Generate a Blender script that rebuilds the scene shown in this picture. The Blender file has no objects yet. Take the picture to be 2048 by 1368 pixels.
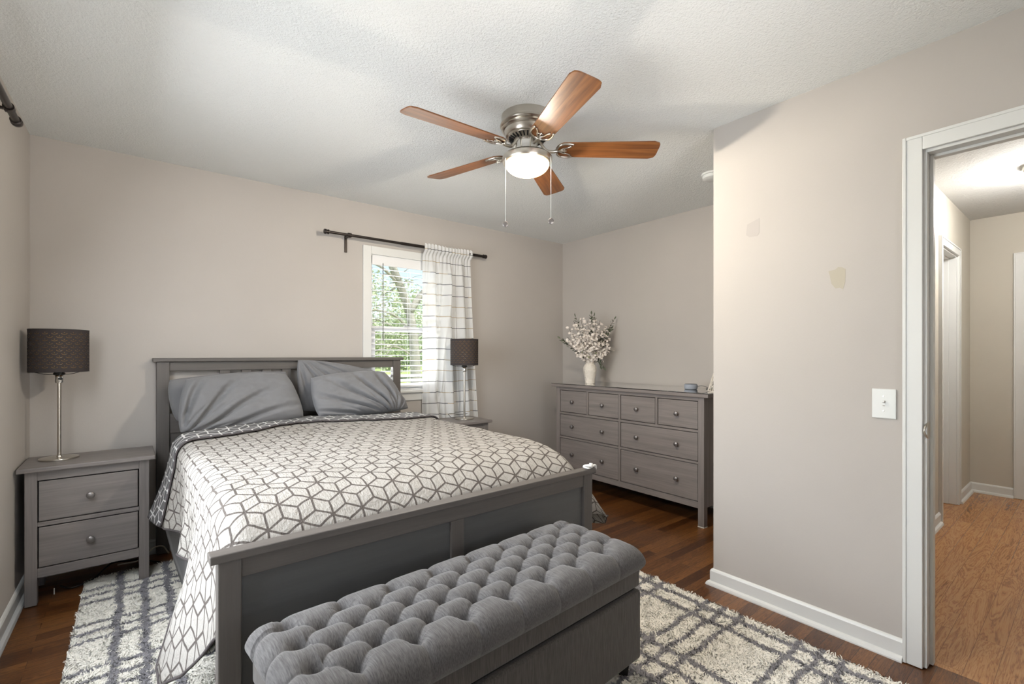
import bpy, bmesh, math, random
import numpy as np
from mathutils import Vector, Matrix, noise

S = bpy.context.scene
C = S.collection
R = math.radians
PI = math.pi

# ------------------------------------------------------------------ camera
cam = bpy.data.cameras.new('camera')
cam.sensor_width = 36.0
cam.lens = 936.0 / 2048 * 36.0
cam.shift_y = 25.0 / 2048
cam.clip_start = 0.02
camo = bpy.data.objects.new('camera', cam)
camo.location = (0, 0, 1.231)
camo.rotation_euler = (R(90), 0, R(-38.5))
C.objects.link(camo)
S.camera = camo

# ------------------------------------------------------------------ world, exposure
S.view_settings.view_transform = 'Standard'
S.view_settings.look = 'None'
S.view_settings.gamma = 1
S.view_settings.exposure = 0.52
S.view_settings.use_curve_mapping = False
W = bpy.data.worlds.new('sky')
S.world = W
W.use_nodes = True
wn = W.node_tree
wn.nodes.clear()
sky = wn.nodes.new('ShaderNodeTexSky')
sky.sky_type = 'NISHITA'
sky.sun_disc = False
sky.sun_elevation = R(42)
sky.sun_rotation = R(200)
bg = wn.nodes.new('ShaderNodeBackground')
bg.inputs['Strength'].default_value = 0.16
wo = wn.nodes.new('ShaderNodeOutputWorld')
wn.links.new(sky.outputs[0], bg.inputs[0])
wn.links.new(bg.outputs[0], wo.inputs[0])


def lamp(name, kind, loc, energy, color, size=None, size_y=None, rot=(0, 0, 0), radius=None, parent=None):
    l = bpy.data.lights.new(name, kind)
    l.energy = energy
    l.color = color
    if kind == 'AREA':
        l.shape = 'RECTANGLE'
        l.size = size
        l.size_y = size_y
    if radius is not None:
        l.shadow_soft_size = radius
    o = bpy.data.objects.new(name, l)
    o.location = loc
    o.rotation_euler = rot
    if parent:
        o.parent = parent
    C.objects.link(o)
    return o


sun = bpy.data.lights.new('sun', 'SUN')
sun.energy = 5.0
sun.angle = R(1)
sun.color = (1, .96, .88)
suno = bpy.data.objects.new('sun', sun)
suno.rotation_euler = (R(25), 0, R(35))
C.objects.link(suno)
# daylight entering by the windows (left wall, headboard wall), plus added fill from behind the camera


def daylight(name, loc, aim, energy, color, w, h):
    d = Vector(aim) - Vector(loc)
    lamp(name, 'AREA', loc, energy, color, w, h, d.to_track_quat('-Z', 'Y').to_euler())


daylight('daylight_side_sky', (-1.75, 2.05, 3.0), (.1, 2.0, .6), 220, (.90, .95, 1.0), 1.8, 1.6)
daylight('daylight_side_ground', (-1.65, 2.0, .75), (.6, 2.0, 2.2), 18, (.95, .98, 1.0), 2.2, 1.4)
daylight('daylight_side_near', (-.66, 1.90, 1.22), (1.0, 1.95, .25), 50, (.90, .95, 1.0), 1.34, 1.7)
daylight('fill_light_rear', (.9, -1.9, .8), (1.0, .6, 2.3), 140, (.98, .99, 1.0), 2.2, 1.4)  # added fill light, aimed up through the added rear window
daylight('daylight_bed_window', (1.80, 3.84, 1.5), (1.80, 2.0, 1.5), 4, (.95, .98, 1.0), .66, 1.0)
daylight('daylight_bed_ground', (1.80, 4.75, .75), (1.80, 2.9, 2.3), 160, (.98, 1.0, .97), 2.0, 1.0)


# ------------------------------------------------------------------ helpers
def lin(c):
    out = []
    for v in c:
        v = v / 255.0
        out.append(v / 12.92 if v <= .04045 else ((v + .055) / 1.055) ** 2.4)
    return tuple(out) + (1.0,)


class NT:
    """small wrapper for building node trees"""
    def __init__(s, name, rough=.6, metal=0.0, spec=.5):
        s.m = bpy.data.materials.new(name)
        s.m.use_nodes = True
        s.t = s.m.node_tree
        s.b = s.t.nodes['Principled BSDF']
        s.out = s.t.nodes['Material Output']
        s.b.inputs['Roughness'].default_value = rough
        s.b.inputs['Metallic'].default_value = metal
        s.b.inputs['Specular IOR Level'].default_value = spec

    def n(s, typ, **kw):
        x = s.t.nodes.new(typ)
        for k, v in kw.items():
            setattr(x, k, v)
        return x

    def link(s, a, b):
        s.t.links.new(a, b)

    def put(s, sock, v):
        if hasattr(v, 'is_output'):
            s.link(v, sock)
        else:
            sock.default_value = v

    def math(s, op, a, b=None, c=None, clamp=False):
        x = s.n('ShaderNodeMath', operation=op)
        x.use_clamp = clamp
        s.put(x.inputs[0], a)
        if b is not None:
            s.put(x.inputs[1], b)
        if c is not None:
            s.put(x.inputs[2], c)
        return x.outputs[0]

    def coord(s, which='Object', scale=(1, 1, 1), rot=(0, 0, 0), loc=(0, 0, 0)):
        tc = s.n('ShaderNodeTexCoord')
        mp = s.n('ShaderNodeMapping')
        s.link(tc.outputs[which], mp.inputs[0])
        mp.inputs['Scale'].default_value = scale
        mp.inputs['Rotation'].default_value = rot
        mp.inputs['Location'].default_value = loc
        return mp.outputs[0]

    def noise(s, vec, scale, detail=3, rough=.5, dist=0.0):
        x = s.n('ShaderNodeTexNoise')
        s.link(vec, x.inputs['Vector'])
        x.inputs['Scale'].default_value = scale
        x.inputs['Detail'].default_value = detail
        x.inputs['Roughness'].default_value = rough
        x.inputs['Distortion'].default_value = dist
        return x.outputs['Fac']

    def ramp(s, fac, stops):
        x = s.n('ShaderNodeValToRGB')
        s.link(fac, x.inputs[0])
        e = x.color_ramp.elements
        while len(e) < len(stops):
            e.new(.5)
        for i, (p, c) in enumerate(stops):
            e[i].position = p
            e[i].color = c if len(c) == 4 else lin(c)
        return x.outputs[0]

    def mix(s, fac, a, b, mode='MIX'):
        x = s.n('ShaderNodeMix', data_type='RGBA', blend_type=mode)
        s.put(x.inputs[0], fac)
        s.put(x.inputs[6], a)
        s.put(x.inputs[7], b)
        return x.outputs[2]

    def bump(s, h, strength=.3, dist=.01):
        x = s.n('ShaderNodeBump')
        s.link(h, x.inputs['Height'])
        x.inputs['Strength'].default_value = strength
        x.inputs['Distance'].default_value = dist
        s.link(x.outputs[0], s.b.inputs['Normal'])
        return x.outputs[0]

    def base(s, c):
        s.put(s.b.inputs['Base Color'], c)


def plain(name, col, rough=.6, metal=0.0, var=.0, scale=30, bump=0.0, bscale=200, bdist=.002, spec=.5):
    t = NT(name, rough, metal, spec)
    v = t.coord('Object')
    c = lin(col)
    if var:
        f = t.noise(v, scale, 4)
        lo = tuple(x * (1 - var) for x in c[:3]) + (1,)
        hi = tuple(min(1, x * (1 + var)) for x in c[:3]) + (1,)
        t.base(t.ramp(f, [(.3, lo), (.7, hi)]))
    else:
        t.base(c)
    if bump:
        t.bump(t.noise(v, bscale, 3), bump, bdist)
    return t.m


def wood(name, col, axis=0, var=.22, rough=.5, knots=True):
    t = NT(name, rough)
    sc = [14, 14, 14]
    sc[axis] = .9
    v = t.coord('Object', tuple(sc))
    f1 = t.noise(v, 2.2, 6, .6, .6)
    sc2 = [160, 160, 160]
    sc2[axis] = 3.5
    v2 = t.coord('Object', tuple(sc2))
    f2 = t.noise(v2, 1.0, 2)
    f = t.math('ADD', t.math('MULTIPLY', f1, .65), t.math('MULTIPLY', f2, .35))
    c = lin(col)
    lo = tuple(x * (1 - var) for x in c[:3]) + (1,)
    hi = tuple(x * (1 + var) for x in c[:3]) + (1,)
    t.base(t.ramp(f, [(.32, lo), (.68, hi)]))
    t.bump(f2, .12, .001)
    return t.m


def mesh_obj(name, me, mat, parent=None):
    o = bpy.data.objects.new(name, me)
    if mat is not None:
        if isinstance(mat, (list, tuple)):
            for m_ in mat:
                me.materials.append(m_)
        else:
            me.materials.append(mat)
    C.objects.link(o)
    if parent:
        o.parent = parent
    return o


def obj(name, bm, mat, parent=None, smooth=False, bevel=0.0, seg=2):
    me = bpy.data.meshes.new(name)
    bmesh.ops.recalc_face_normals(bm, faces=bm.faces)
    bm.to_mesh(me)
    bm.free()
    if smooth:
        for p in me.polygons:
            p.use_smooth = True
    o = mesh_obj(name, me, mat, parent)
    if bevel:
        md = o.modifiers.new('bevel', 'BEVEL')
        md.width = bevel
        md.segments = seg
        md.limit_method = 'ANGLE'
        md.angle_limit = R(40)
    return o


def np_mesh(name, verts, quads, mat, parent=None, uv=None, smooth=True, cols=None):
    """verts Nx3, quads Mx4 int arrays; uv per vertex Nx2; cols per vertex Nx3 linear"""
    verts = np.asarray(verts, np.float32)
    quads = np.asarray(quads, np.int32)
    me = bpy.data.meshes.new(name)
    k = quads.shape[1]
    me.vertices.add(len(verts))
    me.vertices.foreach_set('co', verts.ravel())
    me.loops.add(quads.size)
    me.loops.foreach_set('vertex_index', quads.ravel())
    me.polygons.add(len(quads))
    me.polygons.foreach_set('loop_start', np.arange(0, quads.size, k, dtype=np.int32))
    me.polygons.foreach_set('loop_total', np.full(len(quads), k, np.int32))
    me.polygons.foreach_set('use_smooth', np.full(len(quads), smooth, bool))
    if uv is not None:
        l = me.uv_layers.new(name='UVMap')
        l.data.foreach_set('uv', np.asarray(uv, np.float32)[quads.ravel()].ravel())
    if cols is not None:
        a = me.color_attributes.new('pile', 'FLOAT_COLOR', 'POINT')
        c4 = np.ones((len(verts), 4), np.float32)
        c4[:, :3] = cols
        a.data.foreach_set('color', c4.ravel())
    me.update(calc_edges=True)
    me.validate()
    return mesh_obj(name, me, mat, parent)


def grid_quads(nr, nc):
    i = np.arange(nr - 1)[:, None] * nc + np.arange(nc - 1)[None, :]
    i = i.ravel()
    return np.stack([i, i + 1, i + nc + 1, i + nc], 1)


def box(bm, x0, x1, y0, y1, z0, z1, f=None):
    co = [(x0, y0, z0), (x1, y0, z0), (x1, y1, z0), (x0, y1, z0), (x0, y0, z1), (x1, y0, z1), (x1, y1, z1), (x0, y1, z1)]
    if f:
        co = [f(*c) for c in co]
    v = [bm.verts.new(c) for c in co]
    for q in ((0, 3, 2, 1), (4, 5, 6, 7), (0, 1, 5, 4), (1, 2, 6, 5), (2, 3, 7, 6), (3, 0, 4, 7)):
        bm.faces.new([v[i] for i in q])


def boxo(name, dims, mat, parent=None, bevel=.003, f=None):
    bm = bmesh.new()
    if isinstance(dims[0], (int, float)):
        dims = [dims]
    for d in dims:
        box(bm, *d, f=f)
    return obj(name, bm, mat, parent, bevel=bevel)


def lathe(bm, prof, seg=32, c=(0, 0, 0), cap=True):
    rings = []
    for r, z in prof:
        if r < 1e-5:
            rings.append([bm.verts.new((c[0], c[1], c[2] + z))])
        else:
            rings.append([bm.verts.new((c[0] + r * math.cos(2 * PI * i / seg), c[1] + r * math.sin(2 * PI * i / seg), c[2] + z)) for i in range(seg)])
    for a, b in zip(rings, rings[1:]):
        if len(a) == 1 and len(b) == 1:
            continue
        for i in range(seg):
            j = (i + 1) % seg
            if len(a) == 1:
                bm.faces.new((a[0], b[i], b[j]))
            elif len(b) == 1:
                bm.faces.new((a[i], a[j], b[0]))
            else:
                bm.faces.new((a[i], a[j], b[j], b[i]))
    if cap:
        for rg in (rings[0], rings[-1]):
            if len(rg) > 1:
                bm.faces.new(rg)


def latheo(name, prof, mat, parent=None, c=(0, 0, 0), seg=32, cap=True, rot=None):
    bm = bmesh.new()
    lathe(bm, prof, seg, (0, 0, 0), cap)
    if rot is not None:
        bmesh.ops.transform(bm, matrix=rot, verts=bm.verts)
    bmesh.ops.translate(bm, vec=Vector(c), verts=bm.verts)
    o = obj(name, bm, mat, parent, smooth=True)
    md = o.modifiers.new('edges', 'EDGE_SPLIT')
    md.split_angle = R(38)
    return o


def tube(bm, pts, r, seg=8, closed=False):
    pts = [Vector(p) for p in pts]
    n = len(pts)
    rs = r if isinstance(r, (list, tuple)) else [r] * n
    rings = []
    prev = None
    for i, p in enumerate(pts):
        a = pts[max(0, i - 1)]
        b = pts[min(n - 1, i + 1)]
        t = (b - a)
        if t.length < 1e-9:
            t = Vector((0, 0, 1))
        t.normalize()
        if prev is None:
            up = Vector((0, 0, 1)) if abs(t.z) < .9 else Vector((1, 0, 0))
            x = t.cross(up).normalized()
        else:
            x = prev - t * prev.dot(t)
            if x.length < 1e-6:
                x = t.cross(Vector((0, 0, 1)))
            x.normalize()
        prev = x
        y = t.cross(x)
        rings.append([bm.verts.new(p + (x * math.cos(2 * PI * k / seg) + y * math.sin(2 * PI * k / seg)) * rs[i]) for k in range(seg)])
    for a, b in zip(rings, rings[1:]):
        for k in range(seg):
            j = (k + 1) % seg
            bm.faces.new((a[k], a[j], b[j], b[k]))
    bm.faces.new(rings[0])
    bm.faces.new(rings[-1])


def tubeo(name, pts, r, mat, parent=None, seg=8):
    bm = bmesh.new()
    tube(bm, pts, r, seg)
    return obj(name, bm, mat, parent, smooth=True)


def spline(pts, n=12):
    """Catmull-Rom through the points"""
    P = [Vector(p) for p in pts]
    P = [P[0] * 2 - P[1]] + P + [P[-1] * 2 - P[-2]]
    out = []
    for i in range(1, len(P) - 2):
        for k in range(n):
            t = k / n
            a, b, c, d = P[i - 1:i + 3]
            out.append(.5 * (2 * b + (c - a) * t + (2 * a - 5 * b + 4 * c - d) * t * t + (3 * b - a - 3 * c + d) * t ** 3))
    out.append(P[-2])
    return out


def tag(o, label=None, cat=None, group=None, kind=None):
    if label:
        o['label'] = label
    if cat:
        o['category'] = cat
    if group:
        o['group'] = group
    if kind:
        o['kind'] = kind
    return o


def thing(name, label, cat, loc=(0, 0, 0), rotz=0.0, group=None):
    o = bpy.data.objects.new(name, None)
    o.empty_display_size = .1
    o.location = loc
    o.rotation_euler = (0, 0, rotz)
    C.objects.link(o)
    return tag(o, label, cat, group)


def copy_tree(o, parent=None):
    c = o.copy()
    C.objects.link(c)
    if parent:
        c.parent = parent
    for ch in list(o.children):
        copy_tree(ch, c)
    return c


def struct(name, dims, mat, bevel=0.0, label=None):
    o = boxo(name, dims, mat, None, bevel)
    o['kind'] = 'structure'
    if label:
        o['label'] = label
    return o


def interp(x, tab):
    xs = [a[0] for a in tab]
    return np.interp(x, xs, [a[1] for a in tab])


# ------------------------------------------------------------------ materials
def wall_mat(name, col):
    t = NT(name, .75, spec=.3)
    v = t.coord('Object')
    c = lin(col)
    f = t.noise(v, 1.3, 3)
    lo = tuple(x * .97 for x in c[:3]) + (1,)
    hi = tuple(x * 1.02 for x in c[:3]) + (1,)
    t.base(t.ramp(f, [(.35, lo), (.65, hi)]))
    t.bump(t.noise(v, 140, 2), .08, .003)
    return t.m


M = {}
M['wall'] = wall_mat('greige wall paint', (180, 174, 168))
M['hall_wall'] = wall_mat('beige hall paint', (193, 187, 175))
M['patch_grey'] = plain('grey wall filler', (170, 163, 158), .7)
M['patch_tan'] = plain('tan wall filler', (172, 164, 148), .7)
M['trim'] = plain('white gloss trim paint', (212, 212, 209), .4)
M['wood_x'] = wood('grey stained pine along x', (120, 114, 111), 0)
M['wood_y'] = wood('grey stained pine along y', (120, 114, 111), 1)
M['wood_z'] = wood('grey stained pine along z', (120, 114, 111), 2)
M['dress_x'] = wood('lit grey stained pine along x', (127, 119, 115), 0)  # same stain lightened and warmed, the alcove's lamp light put into the colour
M['dress_z'] = wood('lit grey stained pine along z', (127, 119, 115), 2)
M['panel'] = wood('grey painted panel', (86, 86, 85), 0, .08)
M['bedx'] = wood('grey bed wood along x', (91, 86, 82), 0, .14)
M['bedz'] = wood('grey bed wood along z', (91, 86, 82), 2, .14)
M['knob'] = plain('dark pewter', (132, 127, 125), .36, .75)
M['nickel'] = plain('brushed nickel', (200, 194, 184), .28, 1.0)
M['chrome'] = plain('bright nickel', (214, 212, 208), .16, 1.0)
M['bronze'] = plain('dark bronze', (52, 46, 43), .35, .7)
M['black'] = plain('black plastic', (22, 22, 23), .45)
M['dark'] = plain('gap shade black', (12, 11, 10), .8)  # near-black fill, shade inside gaps and slots put into the colour
M['white_plastic'] = plain('white plastic', (212, 213, 210), .35)
M['cream_cord'] = plain('cream cord', (205, 198, 180), .5)
M['vinyl'] = plain('white vinyl', (234, 235, 235), .4)
M['blind'] = plain('white blind slat', (226, 226, 226), .45)
M['slat'] = plain('white blind slat face', (200, 199, 202), .5)
M['ceramic'] = plain('white ceramic', (222, 214, 202), .4, bump=.9, bscale=60, bdist=.010)
M['felt'] = plain('white felt pad', (225, 222, 215), .9)
M['stem'] = plain('brown stem', (74, 58, 44), .7)
M['petal'] = plain('white petal', (222, 213, 204), .7, var=.06, scale=60)
M['leaf'] = plain('grey green leaf', (86, 92, 74), .6, var=.3, scale=40)
M['newleaf'] = plain('fresh green leaf', (128, 142, 84), .6)
M['foot_black'] = plain('black wood leg', (24, 22, 21), .5)
M['speaker'] = plain('pale grey cloth', (150, 156, 166), .9, var=.08, scale=900)


def ceiling_mat(name, col, sc):
    t = NT(name, .9, spec=.1)
    v = t.coord('Object')
    a = t.noise(v, sc, 4, .6)
    b = t.noise(v, sc * .35, 2)
    h = t.math('ADD', t.math('MULTIPLY', t.math('POWER', a, 2.0), 1.6), t.math('MULTIPLY', b, .5))
    t.base(lin(col))
    t.bump(h, .55, .008)
    return t.m


M['ceiling'] = ceiling_mat('popcorn ceiling', (228, 229, 227), 115)
M['hall_ceiling'] = ceiling_mat('popcorn hall ceiling', (206, 206, 204), 80)


def floor_mat(name, dark, mid, light, w, rough, gap=.35, ww=.2, wr=.28, gs=1.0):
    t = NT(name, rough)
    v = t.coord('Object')
    br = t.n('ShaderNodeTexBrick')
    t.link(v, br.inputs['Vector'])
    br.offset = .37
    br.offset_frequency = 2
    br.inputs['Scale'].default_value = 1
    br.inputs['Brick Width'].default_value = .95
    br.inputs['Row Height'].default_value = w
    br.inputs['Mortar Size'].default_value = .0009
    br.inputs['Mortar Smooth'].default_value = .2
    br.inputs['Color1'].default_value = (0, 0, 0, 1)
    br.inputs['Color2'].default_value = (1, 1, 1, 1)
    br.inputs['Mortar'].default_value = (.5, .5, .5, 1)
    sp = t.n('ShaderNodeSeparateColor')
    t.link(br.outputs['Color'], sp.inputs[0])
    rnd = sp.outputs[0]
    # per-board offset of the grain
    sx = t.n('ShaderNodeSeparateXYZ')
    t.link(v, sx.inputs[0])
    cx = t.n('ShaderNodeCombineXYZ')
    t.link(t.math('MULTIPLY', sx.outputs[0], 2.2 * gs), cx.inputs[0])
    t.link(t.math('MULTIPLY', sx.outputs[1], 20.0 * gs), cx.inputs[1])
    t.link(t.math('MULTIPLY', rnd, 9.0), cx.inputs[2])
    g1 = t.noise(cx.outputs[0], 1.4, 6, .62, 1.2)
    cy = t.n('ShaderNodeCombineXYZ')
    t.link(t.math('MULTIPLY', sx.outputs[0], 9), cy.inputs[0])
    t.link(t.math('MULTIPLY', sx.outputs[1], 330.0), cy.inputs[1])
    t.link(t.math('MULTIPLY', rnd, 5.0), cy.inputs[2])
    g2 = t.noise(cy.outputs[0], 1, 2)
    wv = t.math('ABSOLUTE', t.math('SINE', t.math('MULTIPLY', g1, 34)))
    f = t.math('ADD', t.math('MULTIPLY', g1, .35), t.math('ADD', t.math('MULTIPLY', g2, .25), t.math('ADD', t.math('MULTIPLY', wv, ww), t.math('MULTIPLY', rnd, wr))))
    col = t.ramp(f, [(.25, lin(dark)), (.5, lin(mid)), (.78, lin(light))])
    col = t.mix(br.outputs['Fac'], col, tuple(x * gap for x in lin(dark)[:3]) + (1,))
    t.base(col)
    h = t.math('SUBTRACT', t.math('MULTIPLY', f, .4), br.outputs['Fac'])
    t.bump(h, .18, .0015)
    return t.m


M['floor'] = floor_mat('dark oak floor', (44, 25, 12), (86, 51, 25), (132, 87, 46), .057, .30)
M['hall_floor'] = floor_mat('honey oak floor', (118, 76, 42), (168, 117, 72), (192, 142, 94), .083, .24, .9, .30, .10, .42)


def glass_mat(name, refl=.06, tint=(1, 1, 1, 1), ior=1.45):
    t = NT(name)
    tr = t.n('ShaderNodeBsdfTransparent')
    tr.inputs[0].default_value = tint
    gl = t.n('ShaderNodeBsdfGlossy')
    gl.inputs['Roughness'].default_value = .02
    fr = t.n('ShaderNodeFresnel')
    fr.inputs[0].default_value = ior
    gl.inputs['Color'].default_value = (1, 1, 1, 1)
    mx = t.n('ShaderNodeMixShader')
    t.link(t.math('ADD', fr.outputs[0], refl - .04, clamp=True), mx.inputs[0])
    t.link(tr.outputs[0], mx.inputs[1])
    t.link(gl.outputs[0], mx.inputs[2])
    t.link(mx.outputs[0], t.out.inputs[0])
    return t.m


M['pane'] = glass_mat('window glass', .04)
M['glass_top'] = glass_mat('clear glass sheet', .24, (.93, .96, .95, 1), 2.3)
M['clear_film'] = plain('milky plastic film', (226, 226, 224), .2, spec=.8)


def hex_nodes(t, vec, L, w, soft=.12):
    """1 on the lines of a tumbling-block (rhombus) pattern of cell size L, line width w"""
    sx = t.n('ShaderNodeSeparateXYZ')
    t.link(vec, sx.inputs[0])
    x = t.math('DIVIDE', sx.outputs[0], L)
    y = t.math('DIVIDE', sx.outputs[1], L)
    q = math.sqrt(3)
    ax = t.math('SUBTRACT', t.math('FLOORED_MODULO', x, 1.0), .5)
    ay = t.math('SUBTRACT', t.math('FLOORED_MODULO', y, q), q / 2)
    bx = t.math('SUBTRACT', t.math('FLOORED_MODULO', t.math('SUBTRACT', x, .5), 1.0), .5)
    by = t.math('SUBTRACT', t.math('FLOORED_MODULO', t.math('SUBTRACT', y, q / 2), q), q / 2)
    la = t.math('ADD', t.math('MULTIPLY', ax, ax), t.math('MULTIPLY', ay, ay))
    lb = t.math('ADD', t.math('MULTIPLY', bx, bx), t.math('MULTIPLY', by, by))
    s = t.math('LESS_THAN', la, lb)
    gx = t.math('ADD', bx, t.math('MULTIPLY', s, t.math('SUBTRACT', ax, bx)))
    gy = t.math('ADD', by, t.math('MULTIPLY', s, t.math('SUBTRACT', ay, by)))
    d0 = t.math('ABSOLUTE', gx)
    hx = t.math('MULTIPLY', gx, .5)
    hy = t.math('MULTIPLY', gy, q / 2)
    d1 = t.math('ABSOLUTE', t.math('ADD', hx, hy))
    d2 = t.math('ABSOLUTE', t.math('SUBTRACT', hx, hy))
    d = t.math('MINIMUM', d0, t.math('MINIMUM', d1, d2))
    d = t.math('MULTIPLY', d, L)
    mr = t.n('ShaderNodeMapRange')
    mr.clamp = True
    t.link(d, mr.inputs['Value'])
    mr.inputs['From Min'].default_value = w * .5 * (1 + soft)
    mr.inputs['From Max'].default_value = w * .5 * (1 - soft)
    return mr.outputs[0]


def quilt_mat(name, ground, line, L, w):
    t = NT(name, .85, spec=.2)
    uv = t.coord('UV')
    nz = t.n('ShaderNodeTexNoise')
    t.link(uv, nz.inputs['Vector'])
    nz.inputs['Scale'].default_value = 14
    off = t.n('ShaderNodeVectorMath', operation='SCALE')
    sub = t.n('ShaderNodeVectorMath', operation='SUBTRACT')
    t.link(nz.outputs['Color'], sub.inputs[0])
    sub.inputs[1].default_value = (.5, .5, .5)
    t.link(sub.outputs[0], off.inputs[0])
    off.inputs['Scale'].default_value = .012
    add = t.n('ShaderNodeVectorMath', operation='ADD')
    t.link(uv, add.inputs[0])
    t.link(off.outputs[0], add.inputs[1])
    k = hex_nodes(t, add.outputs[0], L, w)
    fine = t.noise(uv, 260, 2)
    g = lin(ground)
    gcol = t.ramp(fine, [(.3, tuple(x * .93 for x in g[:3]) + (1,)), (.7, g)])
    t.base(t.mix(k, gcol, lin(line)))
    wr = t.noise(t.coord('UV', (1, 1, 1)), 42, 5, .6, .8)
    wr2 = t.noise(t.coord('UV', (170, 40, 1)), 1, 2)
    h = t.math('ADD', t.math('MULTIPLY', wr, 1.0), t.math('MULTIPLY', wr2, .35))
    t.bump(h, .85, .010)
    return t.m


LQ = .103
M['quilt'] = quilt_mat('white quilt with grey block pattern', (164, 160, 154), (88, 82, 78), LQ, .0074)
M['quilt_back'] = quilt_mat('grey quilt reverse with white pattern', (104, 103, 104), (214, 214, 212), LQ, .0074)
M['binding'] = plain('dark quilt binding', (72, 66, 66), .85, var=.15, scale=300)


def cloth(name, col, streak=(1, 1, 1), sc=400, var=.1, bump=.25, bdist=.0015, sheen=.2):
    t = NT(name, .85, spec=.2)
    v = t.coord('Object', streak)
    f = t.noise(v, sc, 3, .6)
    c = lin(col)
    t.base(t.ramp(f, [(.3, tuple(x * (1 - var) for x in c[:3]) + (1,)), (.7, tuple(x * (1 + var) for x in c[:3]) + (1,))]))
    t.bump(f, bump, bdist)
    t.b.inputs['Sheen Weight'].default_value = sheen
    return t.m


M['pillow'] = cloth('grey pillowcase', (114, 114, 116), sc=300, var=.03, bump=.05)
M['sheet'] = cloth('dark grey sheet', (104, 104, 106), sc=300, var=.04, bump=.05)
M['linen'] = cloth('grey linen weave', (80, 76, 73), (1, 1, .06), 330, .34, .5)  # bench base and lid: same linen darkened, shade put into the colour
M['linen_lit'] = cloth('grey linen weave lit top', (90, 88, 88), (1, .06, .3), 380, .40, .45)  # lit copy of the bench linen
M['shade_in'] = plain('gold lining', (214, 168, 84), .45, .35)


# ------------------------------------------------------------------ setting
XL, XR, YB, ZC = -.473, 3.622, 3.662, 2.44
XP, YP = 2.405, 1.290          # face and end of the wall that stands forward of the dresser alcove
YD = .436                      # near edge of the hall doorway
YD2 = YD - .81
XH, YH = 5.862, .732           # hall end wall and hall side wall
YR = -.75                      # wall behind the camera
T = .12

struct('floor', [(XL - T, XP + .06, YR - T, YP, -.05, 0), (XL - T, XR + T, YP, YB + T, -.05, 0)], M['floor'])
struct('floor_hall', (XP + .06, XH + T, -.55, YP - .02, -.05, 0), M['hall_floor'])
struct('ceiling', [(XL - T, XP + .05, YR - T, YP, ZC, ZC + .05), (XL - T, XR + T, YP, YB + T, ZC, ZC + .05)], M['ceiling'])
struct('ceiling_hall', (XP + .05, XH + T, -.55, YP - .02, ZC, ZC + .05), M['hall_ceiling'])


def wall_with_hole(name, axis, p0, p1, a0, a1, h, mat):
    """wall slab between planes p0..p1 running a0..a1; holes h = list of (b0, b1, z0, z1)"""
    cuts = sorted(h)
    d = []
    cur = a0
    for b0, b1, z0, z1 in cuts:
        d.append((cur, b0, 0, ZC))
        if z0 > 0:
            d.append((b0, b1, 0, z0))
        d.append((b0, b1, z1, ZC))
        cur = b1
    d.append((cur, a1, 0, ZC))
    dims = []
    for b0, b1, z0, z1 in d:
        if axis == 'x':
            dims.append((b0, b1, p0, p1, z0, z1))
        else:
            dims.append((p0, p1, b0, b1, z0, z1))
    return struct(name, dims, mat)


WX0, WX1, WZ0, WZ1 = 1.452, 2.158, .930, 2.043       # headboard-wall window opening
SY0, SY1, SZ0 = 1.20, 2.60, .36                                # side window opening (out of frame, enlarged for more light)
RX0, RX1 = .30, 1.50                                 # added window behind the camera, to let fill light in
wall_back = wall_with_hole('wall_back', 'x', YB, YB + T, XL - T, XR + T, [(WX0, WX1, WZ0, WZ1)], M['wall'])
wall_with_hole('wall_left', 'y', XL - T, XL, YR - T, YB, [(SY0, SY1, SZ0, WZ1)], M['wall'])
struct('wall_alcove_right', (XR, XR + T, YP - .11, YB, 0, ZC), M['wall'])
struct('wall_alcove_near', (XP + .115, XR, YP - .115, YP, 0, ZC), M['wall'])
wall_right = wall_with_hole('wall_right', 'y', XP, XP + .115, YR - T, YP, [(YD2, YD, 0, 2.035)], M['wall'])
wall_with_hole('wall_rear', 'x', YR - T, YR, XL, XP, [(RX0, RX1, WZ0, WZ1)], M['wall'])
wall_with_hole('wall_hall_side', 'x', YH, YH + .115, XP + .115, XH, [(4.60, 5.235, 0, 2.04)], M['hall_wall'])
wall_with_hole('wall_hall_end', 'y', XH, XH + T, -.55, YP - .02, [(-.40, .405, 0, 2.04)], M['hall_wall'])
struct('wall_hall_near', (XP + .115, XH, -.55 - T, -.55, 0, ZC), M['hall_wall'])
struct('wall_hall_room', (4.3, XH, 1.19, 1.27, 0, ZC), M['hall_wall'])


# mismatched touch-up paint on the right wall
def patch(name, pts, mat):
    bm = bmesh.new()
    v = [bm.verts.new((XP - .0008, y, z)) for y, z in pts]
    f = bm.faces.new(v)
    e = bmesh.ops.extrude_face_region(bm, geom=[f])
    bmesh.ops.translate(bm, vec=(.0016, 0, 0), verts=[g for g in e['geom'] if isinstance(g, bmesh.types.BMVert)])
    o = obj(name, bm, mat, wall_right)
    return o


patch('paint_patch', [(1.112, 1.888), (1.052, 1.908), (1.052, 1.835), (1.062, 1.822), (1.10, 1.822), (1.118, 1.835)], M['patch_grey'])
patch('paint_patch', [(.755, 1.602), (.728, 1.607), (.718, 1.616), (.702, 1.612), (.690, 1.603), (.692, 1.545), (.70, 1.516), (.712, 1.524), (.728, 1.522), (.744, 1.545), (.75, 1.582)], M['patch_tan'])


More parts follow.
